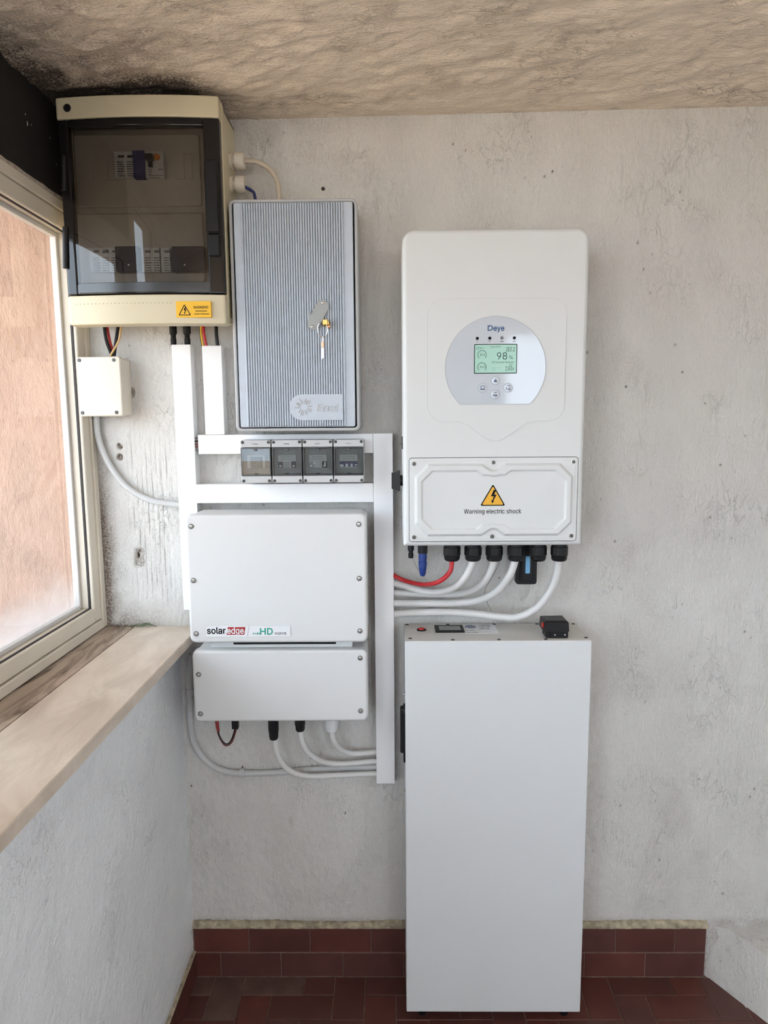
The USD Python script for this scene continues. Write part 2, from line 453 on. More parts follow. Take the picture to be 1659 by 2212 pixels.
# ------------------------------------------------------------------ the room
XL, XF, XR, YR = -0.524, -0.706, 1.55, -3.4           # left parapet, window plane, right wall, rear wall
ZC = 2.112                                              # ceiling at the back wall


def ceil_z(x):
    return ZC + 0.0125 * (x + 0.35)


# back wall: one plaster sheet with trowel marks, pits, screw holes and the chipped-out socket
def back_wall():
    us = np.concatenate([np.arange(-0.742, -0.44, 0.0017), np.arange(-0.438, 0.93, 0.0031), np.linspace(0.94, XR + 0.03, 60)])
    vs = np.concatenate([np.arange(-0.03, 0.93, 0.0033), np.arange(0.931, 1.56, 0.0021), np.arange(1.563, 2.16, 0.0033)])
    base, f = gridmesh(us, vs, lambda U, V: np.stack([U, 0 * U, V], -1))
    P = base.copy()
    x, z = P[:, 0], P[:, 2]
    h = relief(P, 3, (1.4, 1, 0.75), amp=(0.0022, 0.0020, 0.0008), scales=(5, 20, 80))
    # vertical comb grooves left of the tall cable duct
    g = np.clip((x + 0.645) / 0.02, 0, 1) * np.clip((-0.515 - x) / 0.02, 0, 1) * np.clip((z - 0.99) / 0.04, 0, 1) * np.clip((1.45 - z) / 0.1, 0, 1)
    wob = 0.0035 * (meshkit.noise(np.column_stack([x * 40, x * 0, z * 9]), 77) - 0.5)
    ph = np.abs(((x + wob - 0.06 * (z - 1.2) * 0.05) / 0.0118) % 1.0 - 0.5)
    groove = g * np.clip(1 - ph / 0.12, 0, 1) * np.clip(meshkit.noise(np.column_stack([x * 84, x * 0, z * 14]), 31) * 2.2 - 0.2, 0, 1)
    h -= 0.0024 * groove
    # a few long trowel edges on the right
    for (xx, z0, z1, a) in ((0.655, 1.95, 2.10, 0.003), (0.73, 2.03, 2.115, 0.004), (0.52, 1.86, 2.06, -0.002), (0.62, 0.95, 1.45, 0.0022), (0.57, 0.70, 1.05, -0.002), (0.80, 1.05, 1.25, 0.002)):
        w = np.clip((z - z0) / 0.03, 0, 1) * np.clip((z1 - z) / 0.03, 0, 1)
        dx = x - (xx + 0.006 * np.sin(z * 23) + 0.05 * (z - z0) * (a > 0) * 0.3)
        h += a * w * np.exp(-np.abs(dx) / 0.005) * np.sign(dx + 1e-9) * 0.6
    stain = np.zeros(len(P))

    def hole(px, py, rx, rz, depth, dark, pw=2.0):
        nonlocal h, stain
        c = at(px, py)
        d = (np.abs((x - c[0]) / rx) ** pw + np.abs((z - c[2]) / rz) ** pw) ** (1 / pw)
        d = d + 0.45 * (meshkit.fbm(P * 70, 2, int(px)) - 0.5)
        k = np.clip((1.1 - d) / 0.35, 0, 1)
        h = h * (1 - k) - depth * k
        stain = np.maximum(stain, k * dark)
    for (px, py, rx, rz) in ((259, 965.5, 0.0068, 0.0060), (258, 987, 0.0068, 0.0082), (256, 961, 0.004, 0.004), (261, 991, 0.004, 0.004)):
        hole(px, py, rx, rz, 0.008, 0.72)
    hole(301, 1203, 0.0125, 0.027, 0.006, 0.50, 5.0)
    hole(297, 1200, 0.0032, 0.0085, 0.014, 1.0)
    hole(300, 1191, 0.004, 0.0025, 0.010, 0.9)
    hole(285, 848, 0.008, 0.014, 0.002, 0.6)
    for k in range(90):                                 # single pits
        px, py = random.uniform(240, 1650), random.uniform(280, 1950)
        c = at(px, py)
        d = np.hypot((x - c[0]) / 1.0, (z - c[2]) / 1.3)
        kk = np.clip((0.0035 - d) / 0.0022, 0, 1)
        h -= 0.0015 * kk
        stain = np.maximum(stain, kk * random.uniform(0.4, 0.9))
    # mould along the window frame and above the sill, dirt under the ceiling
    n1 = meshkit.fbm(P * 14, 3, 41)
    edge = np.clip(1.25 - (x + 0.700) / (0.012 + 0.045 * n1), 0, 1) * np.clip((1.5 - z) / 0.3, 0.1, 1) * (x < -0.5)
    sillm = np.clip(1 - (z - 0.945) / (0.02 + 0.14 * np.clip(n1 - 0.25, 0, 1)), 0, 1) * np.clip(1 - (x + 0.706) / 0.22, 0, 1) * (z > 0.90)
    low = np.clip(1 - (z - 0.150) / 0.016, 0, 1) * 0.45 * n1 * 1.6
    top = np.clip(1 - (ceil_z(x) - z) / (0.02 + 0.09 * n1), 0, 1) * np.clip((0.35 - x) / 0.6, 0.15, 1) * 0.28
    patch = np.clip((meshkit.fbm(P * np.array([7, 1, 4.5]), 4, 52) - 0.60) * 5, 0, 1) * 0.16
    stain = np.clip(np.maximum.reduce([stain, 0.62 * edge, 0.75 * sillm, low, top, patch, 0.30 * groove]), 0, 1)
    P[:, 1] -= h
    p = put('wall_back', (P, f), WALL, label='rough white plastered back wall behind all the electrical boxes', cat='wall', kind='structure', smooth=True)
    stained(p, stain)


back_wall()


def ceiling():
    us = np.concatenate([np.arange(-0.80, 1.05, 0.005), np.linspace(1.06, XR + 0.05, 40)])
    vs = np.concatenate([np.linspace(YR - 0.05, -0.95, 120), np.arange(-0.94, 0.03, 0.005)])
    P, f = gridmesh(us, vs, lambda U, V: np.stack([U, V, ceil_z(U)], -1))
    x, y = P[:, 0].copy(), P[:, 1].copy()
    q = P.copy()
    q[:, 1] += 0.25 * x
    h = relief(q, 17, (0.8, 1.25, 1), amp=(0.007, 0.0035, 0.0030), scales=(6, 19, 55))
    h += 0.0060 * (meshkit.fbm(q * np.array([14, 30, 20]), 3, 91) - 0.5) * 2
    P[:, 2] -= h * np.clip(-y / 0.05 + 0.15, 0.15, 1)
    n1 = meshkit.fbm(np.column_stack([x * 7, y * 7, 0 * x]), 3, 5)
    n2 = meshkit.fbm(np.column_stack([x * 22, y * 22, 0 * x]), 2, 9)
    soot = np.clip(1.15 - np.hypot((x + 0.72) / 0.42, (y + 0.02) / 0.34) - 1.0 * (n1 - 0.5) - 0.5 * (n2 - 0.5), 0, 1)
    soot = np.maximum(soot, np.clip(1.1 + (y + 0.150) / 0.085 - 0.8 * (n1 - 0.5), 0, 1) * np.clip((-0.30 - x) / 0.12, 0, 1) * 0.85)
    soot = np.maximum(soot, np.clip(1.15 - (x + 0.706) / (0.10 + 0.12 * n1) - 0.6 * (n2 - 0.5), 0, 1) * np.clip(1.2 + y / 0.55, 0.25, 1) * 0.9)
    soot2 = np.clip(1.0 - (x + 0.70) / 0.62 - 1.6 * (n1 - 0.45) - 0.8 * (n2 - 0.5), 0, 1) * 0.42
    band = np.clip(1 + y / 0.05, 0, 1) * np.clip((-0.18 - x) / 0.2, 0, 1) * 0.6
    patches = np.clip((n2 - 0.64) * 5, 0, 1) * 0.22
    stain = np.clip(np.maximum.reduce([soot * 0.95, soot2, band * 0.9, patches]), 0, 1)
    p = put('ceiling', (P, f[:, ::-1]), CEIL, label='rough plastered ceiling with soot stains above the switchboard', cat='ceiling', kind='structure', smooth=True)
    stained(p, stain)


ceiling()


def left_wall():
    us = np.concatenate([np.linspace(YR + 0.05 + 1.75, -1.0, 40), np.arange(-0.99, 0.02, 0.005)])
    vs = np.arange(-0.02, 0.935, 0.005)
    P, f = gridmesh(us, vs, lambda U, V: np.stack([0 * U + XL, U, V], -1))
    h = relief(P, 29, (1, 1.2, 0.8), amp=(0.003, 0.0016, 0.0008), scales=(5, 20, 75))
    y, z = P[:, 1].copy(), P[:, 2].copy()
    P[:, 0] += h
    p = put('wall_left', (P, f), LOWER, label='rough whitewashed parapet wall below the window sill', cat='wall', kind='structure', smooth=True)
    n1 = meshkit.fbm(P * 12, 3, 43)
    stained(p, np.clip(np.clip(1 - (z - 0.075) / 0.03, 0, 1) * n1 * 0.6 + np.clip((n1 - 0.62) * 2, 0, 1) * 0.25, 0, 1))


left_wall()
# the dark lintel over the window and the wall beyond it
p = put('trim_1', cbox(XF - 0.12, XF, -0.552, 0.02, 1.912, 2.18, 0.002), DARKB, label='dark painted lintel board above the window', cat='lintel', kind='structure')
ys = np.linspace(-0.55, 0.0, 90)
tz = 1.914 + 0.004 * meshkit.fbm(np.column_stack([ys * 30, ys * 0, ys * 0]), 3, 3)
tp, tf = [], []
ring = lambda y, z: np.array([(XF - 0.002, y, 1.905), (XF + 0.004, y, 1.905), (XF + 0.0035, y, z + 0.004), (XF - 0.002, y, z + 0.010)])
put('torn_edge', loft([ring(a, b) for a, b in zip(ys, tz)]), TORN, p, smooth=False)
for (yy, zz, l, w) in ((-0.210, 2.020, 0.008, 0.0012), (-0.215, 2.035, 0.003, 0.0008), (-0.195, 2.024, 0.003, 0.0006), (-0.12, 2.03, 0.002, 0.0008), (-0.10, 1.985, 0.002, 0.0006)):
    put('paint_nick', cbox(XF - 0.001, XF + 0.0006, yy - w, yy + w, zz - l / 2, zz + l / 2, 0.0002), ALUW, p)
put('wall_left', join([cbox(XF - 0.08, XF, -1.62, -0.932, 0.93, 2.18, 0.002), cbox(XF - 0.08, XF, -0.931, -0.553, 2.086, 2.18, 0.002)]), WALL, label='plastered wall beyond the window on the left', cat='wall', kind='structure')
put('trim_2', cbox(XF - 0.15, XF, YR, -1.60, 2.0, 2.18, 0.002), WALL, label='lintel over the open window behind the viewer on the left', cat='lintel', kind='structure')
put('wall_right', join([cbox(XR, XR + 0.15, -2.15, 0.05, -0.05, 2.2, 0.002), cbox(XR, XR + 0.15, YR - 0.1, -2.62, -0.05, 2.2, 0.002), cbox(XR, XR + 0.15, -2.62, -2.15, 2.0, 2.2, 0.002), cbox(XR, XR + 0.15, -2.62, -2.15, -0.05, 0.75, 0.002)]), WALL, label='plastered right side wall with an open window out of view', cat='wall', kind='structure')
rw = []                                                # rear wall round a small high window and a larger one
for x0, x1, z0, z1 in ((XF - 0.15, -0.68, -0.05, 2.2), (-0.18, 0.78, -0.05, 2.2), (1.36, XR + 0.15, -0.05, 2.2), (-0.68, -0.18, -0.05, 1.36), (-0.68, -0.18, 2.04, 2.2), (0.78, 1.36, -0.05, 0.92), (0.78, 1.36, 2.04, 2.2)):
    rw.append(cbox(x0, x1, YR - 0.15, YR, z0, z1, 0.002))
put('wall_rear', join(rw), WALL, label='plastered rear wall with two open windows behind the viewer', cat='wall', kind='structure')
put('wall_left', cbox(XF - 0.15, XF, YR, -1.60, -0.05, 0.93, 0.002), WALL, label='parapet under the open window behind the viewer on the left', cat='wall', kind='structure')
put('roof_outside', cbox(-1.85, XF - 0.13, -1.15, 0.3, 2.24, 2.38, 0.004), PEACH, label='balcony slab over the outside ledge', cat='slab', kind='structure')


# ------------------------------------------------------------------ floor, herringbone tiles, tiled skirting
fl = put('floor', cbox(XF - 0.2, XR + 0.1, YR - 0.1, 0.05, -0.10, -0.0022, 0.001), GROUT, label='floor of dark red clay tiles laid in herringbone', cat='floor', kind='structure')
SX, SY, GX = 0.0785, 0.0705, 0.0011
far = []


def tile_at(x0, x1, y0, y1, near):
    x0c, x1c, y0c, y1c = max(x0, XL + 0.006), min(x1, XR), max(y0, YR), min(y1, -0.0125)
    if x1c - x0c < 0.012 or y1c - y0c < 0.012:
        return
    t = random.uniform(-0.0005, 0.0005)
    b = cbox(x0c + GX, x1c - GX, y0c + GX, y1c - GX, -0.008, t, 0.0008)
    if near:
        put('tile', b, DUSTY if (y1 > -0.03 and -0.60 < x0 < -0.38) or random.random() < 0.04 else random.choice(TILES), fl, smooth=False)
    else:
        far.append(b)


for j in range(0, 50):
    for i in range(-3, 28):
        xa, ya = -0.467 + i * SX, -j * SY
        near = ya > -0.50 and xa < 1.15
        if i % 4 == j % 4:
            tile_at(xa, xa + SX, ya - 2 * SY, ya, near)
        if i % 4 == (j + 1) % 4:
            tile_at(xa, xa + 2 * SX, ya - SY, ya, near)
        if j == 0 and i % 4 == 3:
            tile_at(xa, xa + SX, ya - SY, ya, near)
put('distant_tiles', far, TILES[0], fl, kind='stuff', smooth=False)

bb = thing('baseboard_back', 'two courses of dark red skirting tiles along the back wall', 'skirting', (0, 0, 0), kind='structure')
J1 = [-0.610, -0.4524, -0.2949, -0.1335, 0.0245, 0.1815, 0.338, 0.495, 0.6522, 0.806]
J2 = [-0.5215, -0.3769, -0.2179, -0.0592, 0.098, 0.255, 0.415, 0.5736, 0.7260, 0.806]
for js, z0, z1 in ((J1, 0.000, 0.0685), (J2, 0.0700, 0.1375)):
    for a, b in zip(js, js[1:]):
        a = max(a, XL + 0.002)
        put('tile', cbox(a + 0.0008, b - 0.0008, -0.0125 + random.uniform(-0.0004, 0.0004), 0.004, z0 + 0.0007, z1, 0.0012), random.choice(TILES), bb, smooth=False)
put('grout', cbox(XL, 0.806, -0.0108, 0.004, -0.004, 0.1372, 0.0005), GROUT, bb)
us, vs = np.linspace(XL, 0.809, 420), np.linspace(0, 1, 7)


def mortar(U, V):
    ang = V * math.pi / 2
    n = meshkit.fbm(np.stack([U * 60, V * 3, 0 * U], -1), 3, 8) - 0.5
    zt = 0.153 + 0.006 * n + 0.002 * np.sin(U * 11)
    return np.stack([U, 0.003 - (0.0150 + 0.003 * n) * np.cos(ang) ** 0.6, 0.1375 + (zt - 0.1375) * np.sin(ang) ** 0.8], -1)


mv, mf = gridmesh(us, vs, mortar)
put('mortar_fillet', (mv, mf[:, ::-1]), MORTAR, bb, smooth=True)
bl = thing('baseboard_left', 'single course of dark red skirting tiles under the parapet', 'skirting', (XL, 0, 0), kind='structure')
for k in range(10):
    put('tile', cbox(XL - 0.004, XL + 0.0085, -0.014 - 0.157 * (k + 1) + 0.0012, -0.014 - 0.157 * k, 0.0006, 0.0715, 0.0012), TILES[k % 4], bl, smooth=False)
put('mortar_fillet', cbox(XL - 0.004, XL + 0.0095, -1.6, -0.013, 0.0715, 0.0785, 0.003), MORTAR, bl)
# plastered splay where the skirting ends
foot = [(0.8085, 0.0), (0.833, -0.042), (0.915, -0.185), (1.30, -0.86)]
lo = np.array([(a, b - 0.000, -0.003) for a, b in foot]); mid = np.array([(a + 0.012, b + 0.012, 0.07) for a, b in foot]); hi = np.array([(a + 0.03 if k else a, min(0.01, b + 0.03), 0.136) for k, (a, b) in enumerate(foot)])
bkl = np.array([(0.8085, 0.01, -0.003), (0.9, 0.01, -0.003), (1.5, 0.01, -0.003), (XR, -0.86, -0.003)])
hi2 = np.array([(0.8085, 0.012, 0.142), (0.95, 0.012, 0.142), (1.5, 0.012, 0.142), (XR, -0.86, 0.142)])
pv = np.vstack([lo, mid, hi, hi2])
pf = []
for a in range(3):
    for k in range(3):
        pf += [(a * 4 + k, a * 4 + k + 1, a * 4 + k + 5), (a * 4 + k, a * 4 + k + 5, a * 4 + k + 4)]
pf += [(0, 4, 12), (4, 8, 12), (3, 15, 7), (7, 15, 11)]
put('trim_3', (pv, np.array(pf)), WALL, label='white plastered splay at the floor where the red skirting ends', cat='plinth', kind='structure', smooth=40)

# ------------------------------------------------------------------ window, sill, outside
win = thing('window_1', 'cream aluminium framed window on the left above the sill', 'window', (XF, -0.43, 0.948), kind='structure')
YE, YM_, ZT2 = -0.93, -0.552, 2.085              # end of the second, taller light; joint; its top


def rect_frame(y0, y1, z0, z1, w, x0, x1, b=0.002):
    return [cbox(x0, x1, y0, y0 + w, z0, z1, b), cbox(x0, x1, y1 - w, y1, z0, z1, b), cbox(x0, x1, y0 + w, y1 - w, z0, z0 + w, b), cbox(x0, x1, y0 + w, y1 - w, z1 - w, z1, b)]


for q in rect_frame(YM_, -0.001, 0.947, 1.913, 0.022, XF - 0.06, XF + 0.006) + rect_frame(YE, YM_ - 0.001, 0.947, ZT2, 0.022, XF - 0.06, XF + 0.006):
    put('frame_bar', q, ALU, win)
for (y0, y1, zt) in ((YM_ + 0.022, -0.023, 1.8905), (YE + 0.022, YM_ - 0.023, ZT2 - 0.0225)):
    sp = []
    for q in rect_frame(y0, y1, 0.9705, zt, 0.034, XF - 0.045, XF + 0.001):
        sp.append(put('sash_bar', q, ALU, win))
    for q in rect_frame(y0 + 0.0335, y1 - 0.0335, 1.0040, zt - 0.0335, 0.0025, XF - 0.012, XF - 0.0065, 0.0005):
        put('gasket', q, DKGAP, win)
    for q in rect_frame(y0 + 0.034, y1 - 0.034, 1.0045, zt - 0.034, 0.009, XF - 0.042, XF - 0.028, 0.001):
        put('glazing_bead', q, ALUW, win)
    if y1 > -0.1:
        put('dust_film', cbox(XF - 0.0405, XF - 0.0395, y0 + 0.04, y1 - 0.04, 1.010, 1.30, 0.0002), DUST, win)
    put('pane', cbox(XF - 0.037, XF - 0.033, y0 + 0.04, y1 - 0.04, 1.010, zt - 0.0395, 0.0003), WINGLASS, win)
sl = thing('trim_4', 'worn travertine window sill slab with a stained inner strip', 'window sill', (XL, -0.8, 0.945), kind='structure')
put('sill_slab', cbox(-0.632, -0.4715, -1.60, -0.001, 0.921, 0.945, 0.0018), SILL, sl)
put('sill_strip', cbox(-0.76, -0.6345, -1.60, -0.001, 0.921, 0.9445, 0.0012), SILLD, sl, label='darkly stained inner strip of the sill')
put('sill_bed', cbox(-0.80, XL - 0.004, -1.60, 0.0, 0.90, 0.9215, 0.001), LOWER, sl)
wd = thing('weed', 'thin green blades of grass growing from the crack at the back of the sill', 'weed', tuple(at(290, 1351)))
for k in range(9):
    a = at(276 + 5 * k * random.uniform(0.6, 1.1), 1349, -0.006)
    L = random.uniform(0.02, 0.055)
    a[2] = 0.9445
    b = a + np.array([L * 0.5, -0.004 - 0.003 * random.random(), random.uniform(0.004, 0.011)])
    c = a + np.array([L, -0.007 - 0.004 * random.random(), random.uniform(0.001, 0.004)])
    put('blade', tube([a, b, c], [0.0007, 0.0006, 0.0002], 5, 4), GREEN, wd)


def outside():
    us, vs = np.arange(-2.6, -0.735, 0.006), np.arange(0.80, 3.0, 0.006)
    P, f = gridmesh(us, vs, lambda U, V: np.stack([U, 0 * U + 0.004, V], -1))
    P[:, 1] -= relief(P, 61, (1.3, 1, 0.8), amp=(0.003, 0.0022, 0.0008), scales=(5, 18, 70))
    p = put('wall_outside', (P, f), PEACH, label='peach coloured rough plaster wall seen through the window', cat='outside wall', kind='structure', smooth=True)
    n1 = meshkit.fbm(P * 9, 3, 63)
    stained(p, np.clip((n1 - 0.55) * 1.2, 0, 0.3) + np.clip(1 - (P[:, 2] - 0.95) / 0.06, 0, 1) * 0.25)


outside()
put('ledge_outside', cbox(-1.35, -0.76, -1.55, 0.01, 0.80, 0.9445, 0.003), PEACH, label='peach plastered ledge outside the window', cat='ledge', kind='structure')
put('ground_outside', cbox(-30, 30, -30, 30, -0.40, -0.12, 0.01), GROUND, label='clay paved yard outside', cat='ground', kind='structure')

# ------------------------------------------------------------------ fuse box (top left)
FX0, FX1, FZ0, FZ1 = -0.678, -0.3450, 1.6445, 2.0955
FYF = -0.148
fb = thing('fuse_box', 'large cream distribution board with a smoked door in the top left corner', 'fuse box', ((FX0 + FX1) / 2, 0, FZ0))


def bulge(x):
    u = (x - FX0) / (FX1 - FX0) * 2 - 1
    return -0.011 * (1 - u * u)


def curved(x0, x1, z0, z1, y_out, th, r=0.003, n=28):
    """A bowed cover strip, convex towards the room."""
    en = np.array([0, r * 0.3, r])
    xs = np.concatenate([x0 + en, np.linspace(x0 + r * 1.5, x1 - r * 1.5, n), (x1 - en)[::-1]])
    n = len(xs)
    rings = []
    for k, x in enumerate(xs):
        e = r * (1 - math.sin(min(1, min(k, n - 1 - k) / 2) * math.pi / 2))
        yo = y_out + bulge(x) + e
        yb = y_out + bulge(x) + th
        rings.append(np.array([(x, yb, z0 + e), (x, yb, z1 - e), (x, yo + r, z1 - e), (x, yo + r * 0.3, z1 - r * 0.3 - e), (x, yo, z1 - r - e), (x, yo, z0 + r + e), (x, yo + r * 0.3, z0 + r * 0.3 + e), (x, yo + r, z0 + e)]))
    return loft(rings)


# hollow body: back, sides, top and bottom
put('body', [slab(FX0 + 0.012, FX1 - 0.002, FZ0 + 0.018, FZ1 - 0.002, -0.001, -0.010, 0.006), cbox(FX1 - 0.010, FX1 - 0.001, -0.118, -0.002, FZ0 + 0.016, FZ1 - 0.004, 0.003), cbox(FX0 + 0.008, FX0 + 0.017, -0.118, -0.002, FZ0 + 0.016, FZ1 - 0.004, 0.003),
             cbox(FX0 + 0.008, FX1 - 0.001, -0.118, -0.002, FZ1 - 0.013, FZ1 - 0.003, 0.003), hull([(FX0 + 0.016, -0.002, FZ0 + 0.018), (FX1 - 0.006, -0.002, FZ0 + 0.018), (FX0 + 0.010, -0.125, FZ0 + 0.006), (FX1 - 0.002, -0.125, FZ0 + 0.006), (FX0 + 0.016, -0.002, FZ0 + 0.03), (FX1 - 0.006, -0.002, FZ0 + 0.03), (FX0 + 0.010, -0.125, FZ0 + 0.03), (FX1 - 0.002, -0.125, FZ0 + 0.03)]),
             cbox(FX0 + 0.004, FX1 + 0.001, -0.128, -0.112, FZ0 + 0.004, FZ0 + 0.03, 0.002), cbox(FX1 - 0.010, FX1 + 0.0015, -0.130, -0.112, FZ0 + 0.01, FZ1 - 0.006, 0.002)], CREAM, fb)
ZD1, ZD0 = Z(300, 257, FYF), Z(300, 636, FYF)
tb = put('cover_top', curved(FX0, FX1, ZD1, FZ1, FYF, 0.034, 0.004), CREAM, fb)
put('lock_button', lathe((X(147, 235, FYF), FYF + bulge(X(147, 235, FYF)) + 0.002, Z(147, 235, FYF)), (0, -1, 0), [(0, 0.0078), (0.003, 0.0078), (0.0036, 0.0068), (0.0028, 0.006), (0.0028, 0.0)], 20), BLACK, fb)
bbnd = put('cover_bottom', curved(FX0, FX1, FZ0, ZD0 - 0.0015, FYF, 0.034, 0.004), CREAM, fb)
for k in range(25):
    xx = X(166 + 8.6 * k, 655, FYF)
    put('vent_nub', lathe((xx, FYF + bulge(xx) + 0.0006, Z(300, 656.5, FYF)), (0, -1, 0), [(0, 0.0014), (0.0012, 0.0012), (0.0015, 0.0004)], 8), CREAM, bbnd)
# yellow warning label, following the bow of the cover
lx0, lx1, lz0, lz1 = X(382, 686, FYF - 0.008), X(457, 686, FYF - 0.008), Z(420, 686, FYF - 0.008), Z(420, 651, FYF - 0.008)
ly = FYF + min(bulge(lx0), bulge(lx1)) - 0.0004
ly = FYF + bulge(lx0) - 0.0006
lab = put('warning_label', cbox(lx0, lx1, ly - 0.0003, FYF + bulge(lx1) + 0.002, lz0, lz1, 0.0002), SIGNY, fb, label='yellow electrical warning label')


def warning_triangle(cx, cz, w, yf, parent, fill, line=0.08, arrow=True):
    h = w * 0.866
    tri = Polygon([(cx - w / 2, cz), (cx + w / 2, cz), (cx, cz + h)])
    outer = tri.buffer(-w * 0.04).buffer(w * 0.04, quad_segs=4)
    inner = tri.buffer(-w * (0.04 + line * 0.55)).buffer(w * 0.03, quad_segs=3)
    t = put('warning_triangle', flat(outer.difference(inner), yf, yf - 0.0004), INK, parent)
    if fill is not None:
        put('triangle_field', flat(inner, yf, yf - 0.0003), fill, t)
    B = [(0.03, 0.62), (0.13, 0.62), (0.055, 0.44), (0.15, 0.44), (0.02, 0.20), (0.055, 0.19), (-0.03, 0.09), (-0.06, 0.22), (-0.025, 0.21), (0.045, 0.37), (-0.075, 0.37)]
    put('lightning_bolt', flat(Polygon([(cx + a * w, cz + b * w * 1.02) for a, b in B]).buffer(0), yf - 0.0003, yf - 0.0006), INK, t)


warning_triangle(X(400, 681, FYF - 0.008), Z(400, 681.5, FYF - 0.008), 0.0262, ly - 0.0003, lab, None)
text('WARNING', 0.0052, X(434.5, 665, FYF - 0.008), ly - 0.0003, Z(434, 667, FYF - 0.008), INK, lab, width=0.031)
text('Gebninenens', 0.0030, X(435, 665, FYF - 0.008), ly - 0.0003, Z(434, 673.5, FYF - 0.008), INK, lab, width=0.0245)
text('Encie\'s Etonnuero', 0.0030, X(436.5, 665, FYF - 0.008), ly - 0.0003, Z(434, 680, FYF - 0.008), INK, lab, width=0.031)
# inner cover plate with the two module rows
YP = -0.112
ip = put('inner_plate', slab(FX0 + 0.018, FX1 - 0.011, ZD0 + 0.004, ZD1 - 0.004, YP + 0.003, YP, 0.004, 0.001), CREAMD, fb)
zr1, zr0 = Z(300, 325, YP), Z(300, 396, YP)
put('plate_upper', slab(X(165, 400, YP), X(436, 400, YP), Z(300, 448, YP), Z(300, 292, YP), YP, YP - 0.005, 0.006, 0.003), CREAMD, ip)
put('plate_lower', slab(X(170, 500, YP), X(440, 500, YP), Z(300, 612, YP), Z(300, 462, YP), YP, YP - 0.005, 0.006, 0.003), CREAMD, ip)
YQ = YP - 0.005
for a in (180, 212, 235, 376, 400, 417):
    put('blank_cover', slab(X(a, 360, YQ), X(a + 22 if a < 380 else a + 15, 360, YQ), Z(300, 389, YQ), Z(300, 334, YQ), YQ + 0.001, YQ - 0.0015, 0.0006, 0.0008), CREAMD, ip)


def px_slab(a, b, c, d, y, t, r=0.001, bev=0.0006):
    """Plate seen from (a, c) to (b, d) in the photograph, on the plane y, t thick towards the room."""
    return slab(X(a, (c + d) / 2, y), X(b, (c + d) / 2, y), Z((a + b) / 2, d, y), Z((a + b) / 2, c, y), y, y - t, r, bev)


def lines(parent, x0, x1, y0, y1, n, y, m, jitter=0.35, th=0.0009):
    """Rows of tiny illegible print."""
    ms = []
    for k in range(n):
        zz = Z((x0 + x1) / 2, y0 + (y1 - y0) * k / max(1, n - 1), y)
        a = X(x0, (y0 + y1) / 2, y)
        end = X(x0 + (x1 - x0) * (1 - random.random() * jitter), (y0 + y1) / 2, y)
        while a < end:
            w = random.uniform(0.0012, 0.0034)
            ms.append(cbox(a, min(a + w, end + 0.0006), y, y - 0.0004, zz - th * random.uniform(0.6, 1.2), zz + th * random.uniform(0.6, 1.2), 0.0001))
            a += w + random.uniform(0.0004, 0.0011)
    put('small_print', ms, m, parent, smooth=False)


for a in (252, 272.5):
    m_ = put('circuit_breaker', px_slab(a, a + 20, 332, 388, YQ, 0.012), LIGHTG, fb)
    put('switch_window', px_slab(a + 2.5, a + 16, 335.5, 340.5, YQ - 0.012, 0.0006), INK, m_)
    lines(m_, a + 2, a + 18, 350, 380, 7, YQ - 0.012, INK)
m_ = put('residual_current_device', [px_slab(292.5, 318, 331, 389, YQ, 0.015)], NAVY, fb, label='navy blue side module')
m_ = put('residual_current_device', [px_slab(318.5, 358, 332, 389.5, YQ, 0.013)], LIGHTG, fb, label='grey module with black toggle and orange button')
put('toggle_switch', [px_slab(316.5, 333, 335, 349, YQ - 0.013, 0.011, 0.002, 0.0015), px_slab(321, 330, 348, 362, YQ - 0.013, 0.004)], BLACK, m_)
put('test_button', lathe((X(344, 345, YQ), YQ - 0.013, Z(344, 345, YQ)), (0, -1, 0), [(0, 0.0064), (0.003, 0.0064), (0.004, 0.005), (0.004, 0)], 20), ORANGE, m_)
lines(m_, 321, 331, 366, 376, 3, YQ - 0.013, INK)
lines(m_, 343, 355, 366, 367, 1, YQ - 0.013, INK)
lines(m_, 321, 355, 379, 384, 2, YQ - 0.013, GREYINK)
for a in (199, 219, 239, 310, 330, 352):
    m_ = put('circuit_breaker', px_slab(a, a + 19.5, 538, 590, YQ, 0.012), LIGHTG, fb)
    put('switch_window', px_slab(a + 3, a + 15, 540.5, 546, YQ - 0.012, 0.0006), GREYINK, m_)
    lines(m_, a + 3, a + 18, 557, 584, 6, YQ - 0.012, INK)
for a, b in ((256, 309), (377, 446)):
    m_ = put('main_switch', px_slab(a, b, 536.5, 590.5, YQ, 0.018, 0.003, 0.0015), DARKP, fb, label='dark violet switch module')
    put('switch_mark', px_slab(a + 20, a + 24, 570, 574, YQ - 0.018, 0.0004), PAPER, m_)
# smoked door: dark rim, sunken clear window, latch strip, hinges
dr = put('door_frame', [curved(FX0 + 0.001, X(158, 450, FYF), ZD0, ZD1, FYF + 0.001, 0.016, 0.003, 8), curved(X(445, 450, FYF), FX1 - 0.0005, ZD0, ZD1, FYF + 0.001, 0.016, 0.003, 10),
                        curved(X(157, 450, FYF), X(446, 450, FYF), ZD0, Z(300, 611, FYF), FYF + 0.001, 0.010, 0.003, 20), curved(X(157, 450, FYF), X(446, 450, FYF), Z(300, 275, FYF), ZD1, FYF + 0.001, 0.010, 0.003, 20)], SMOKEB, fb, label='dark smoked plastic rim of the door')
put('lower_rim', curved(X(165, 500, FYF), X(452, 500, FYF), Z(300, 633, FYF), Z(300, 611.5, FYF), FYF - 0.0008, 0.003, 0.001, 20), SMOKEG, dr)
put('door_window', curved(X(156.5, 450, FYF), X(446.5, 450, FYF), Z(300, 612, FYF), Z(300, 273.5, FYF), FYF + 0.0035, 0.003, 0.001, 20), SMOKE, fb, label='smoked transparent window of the door')
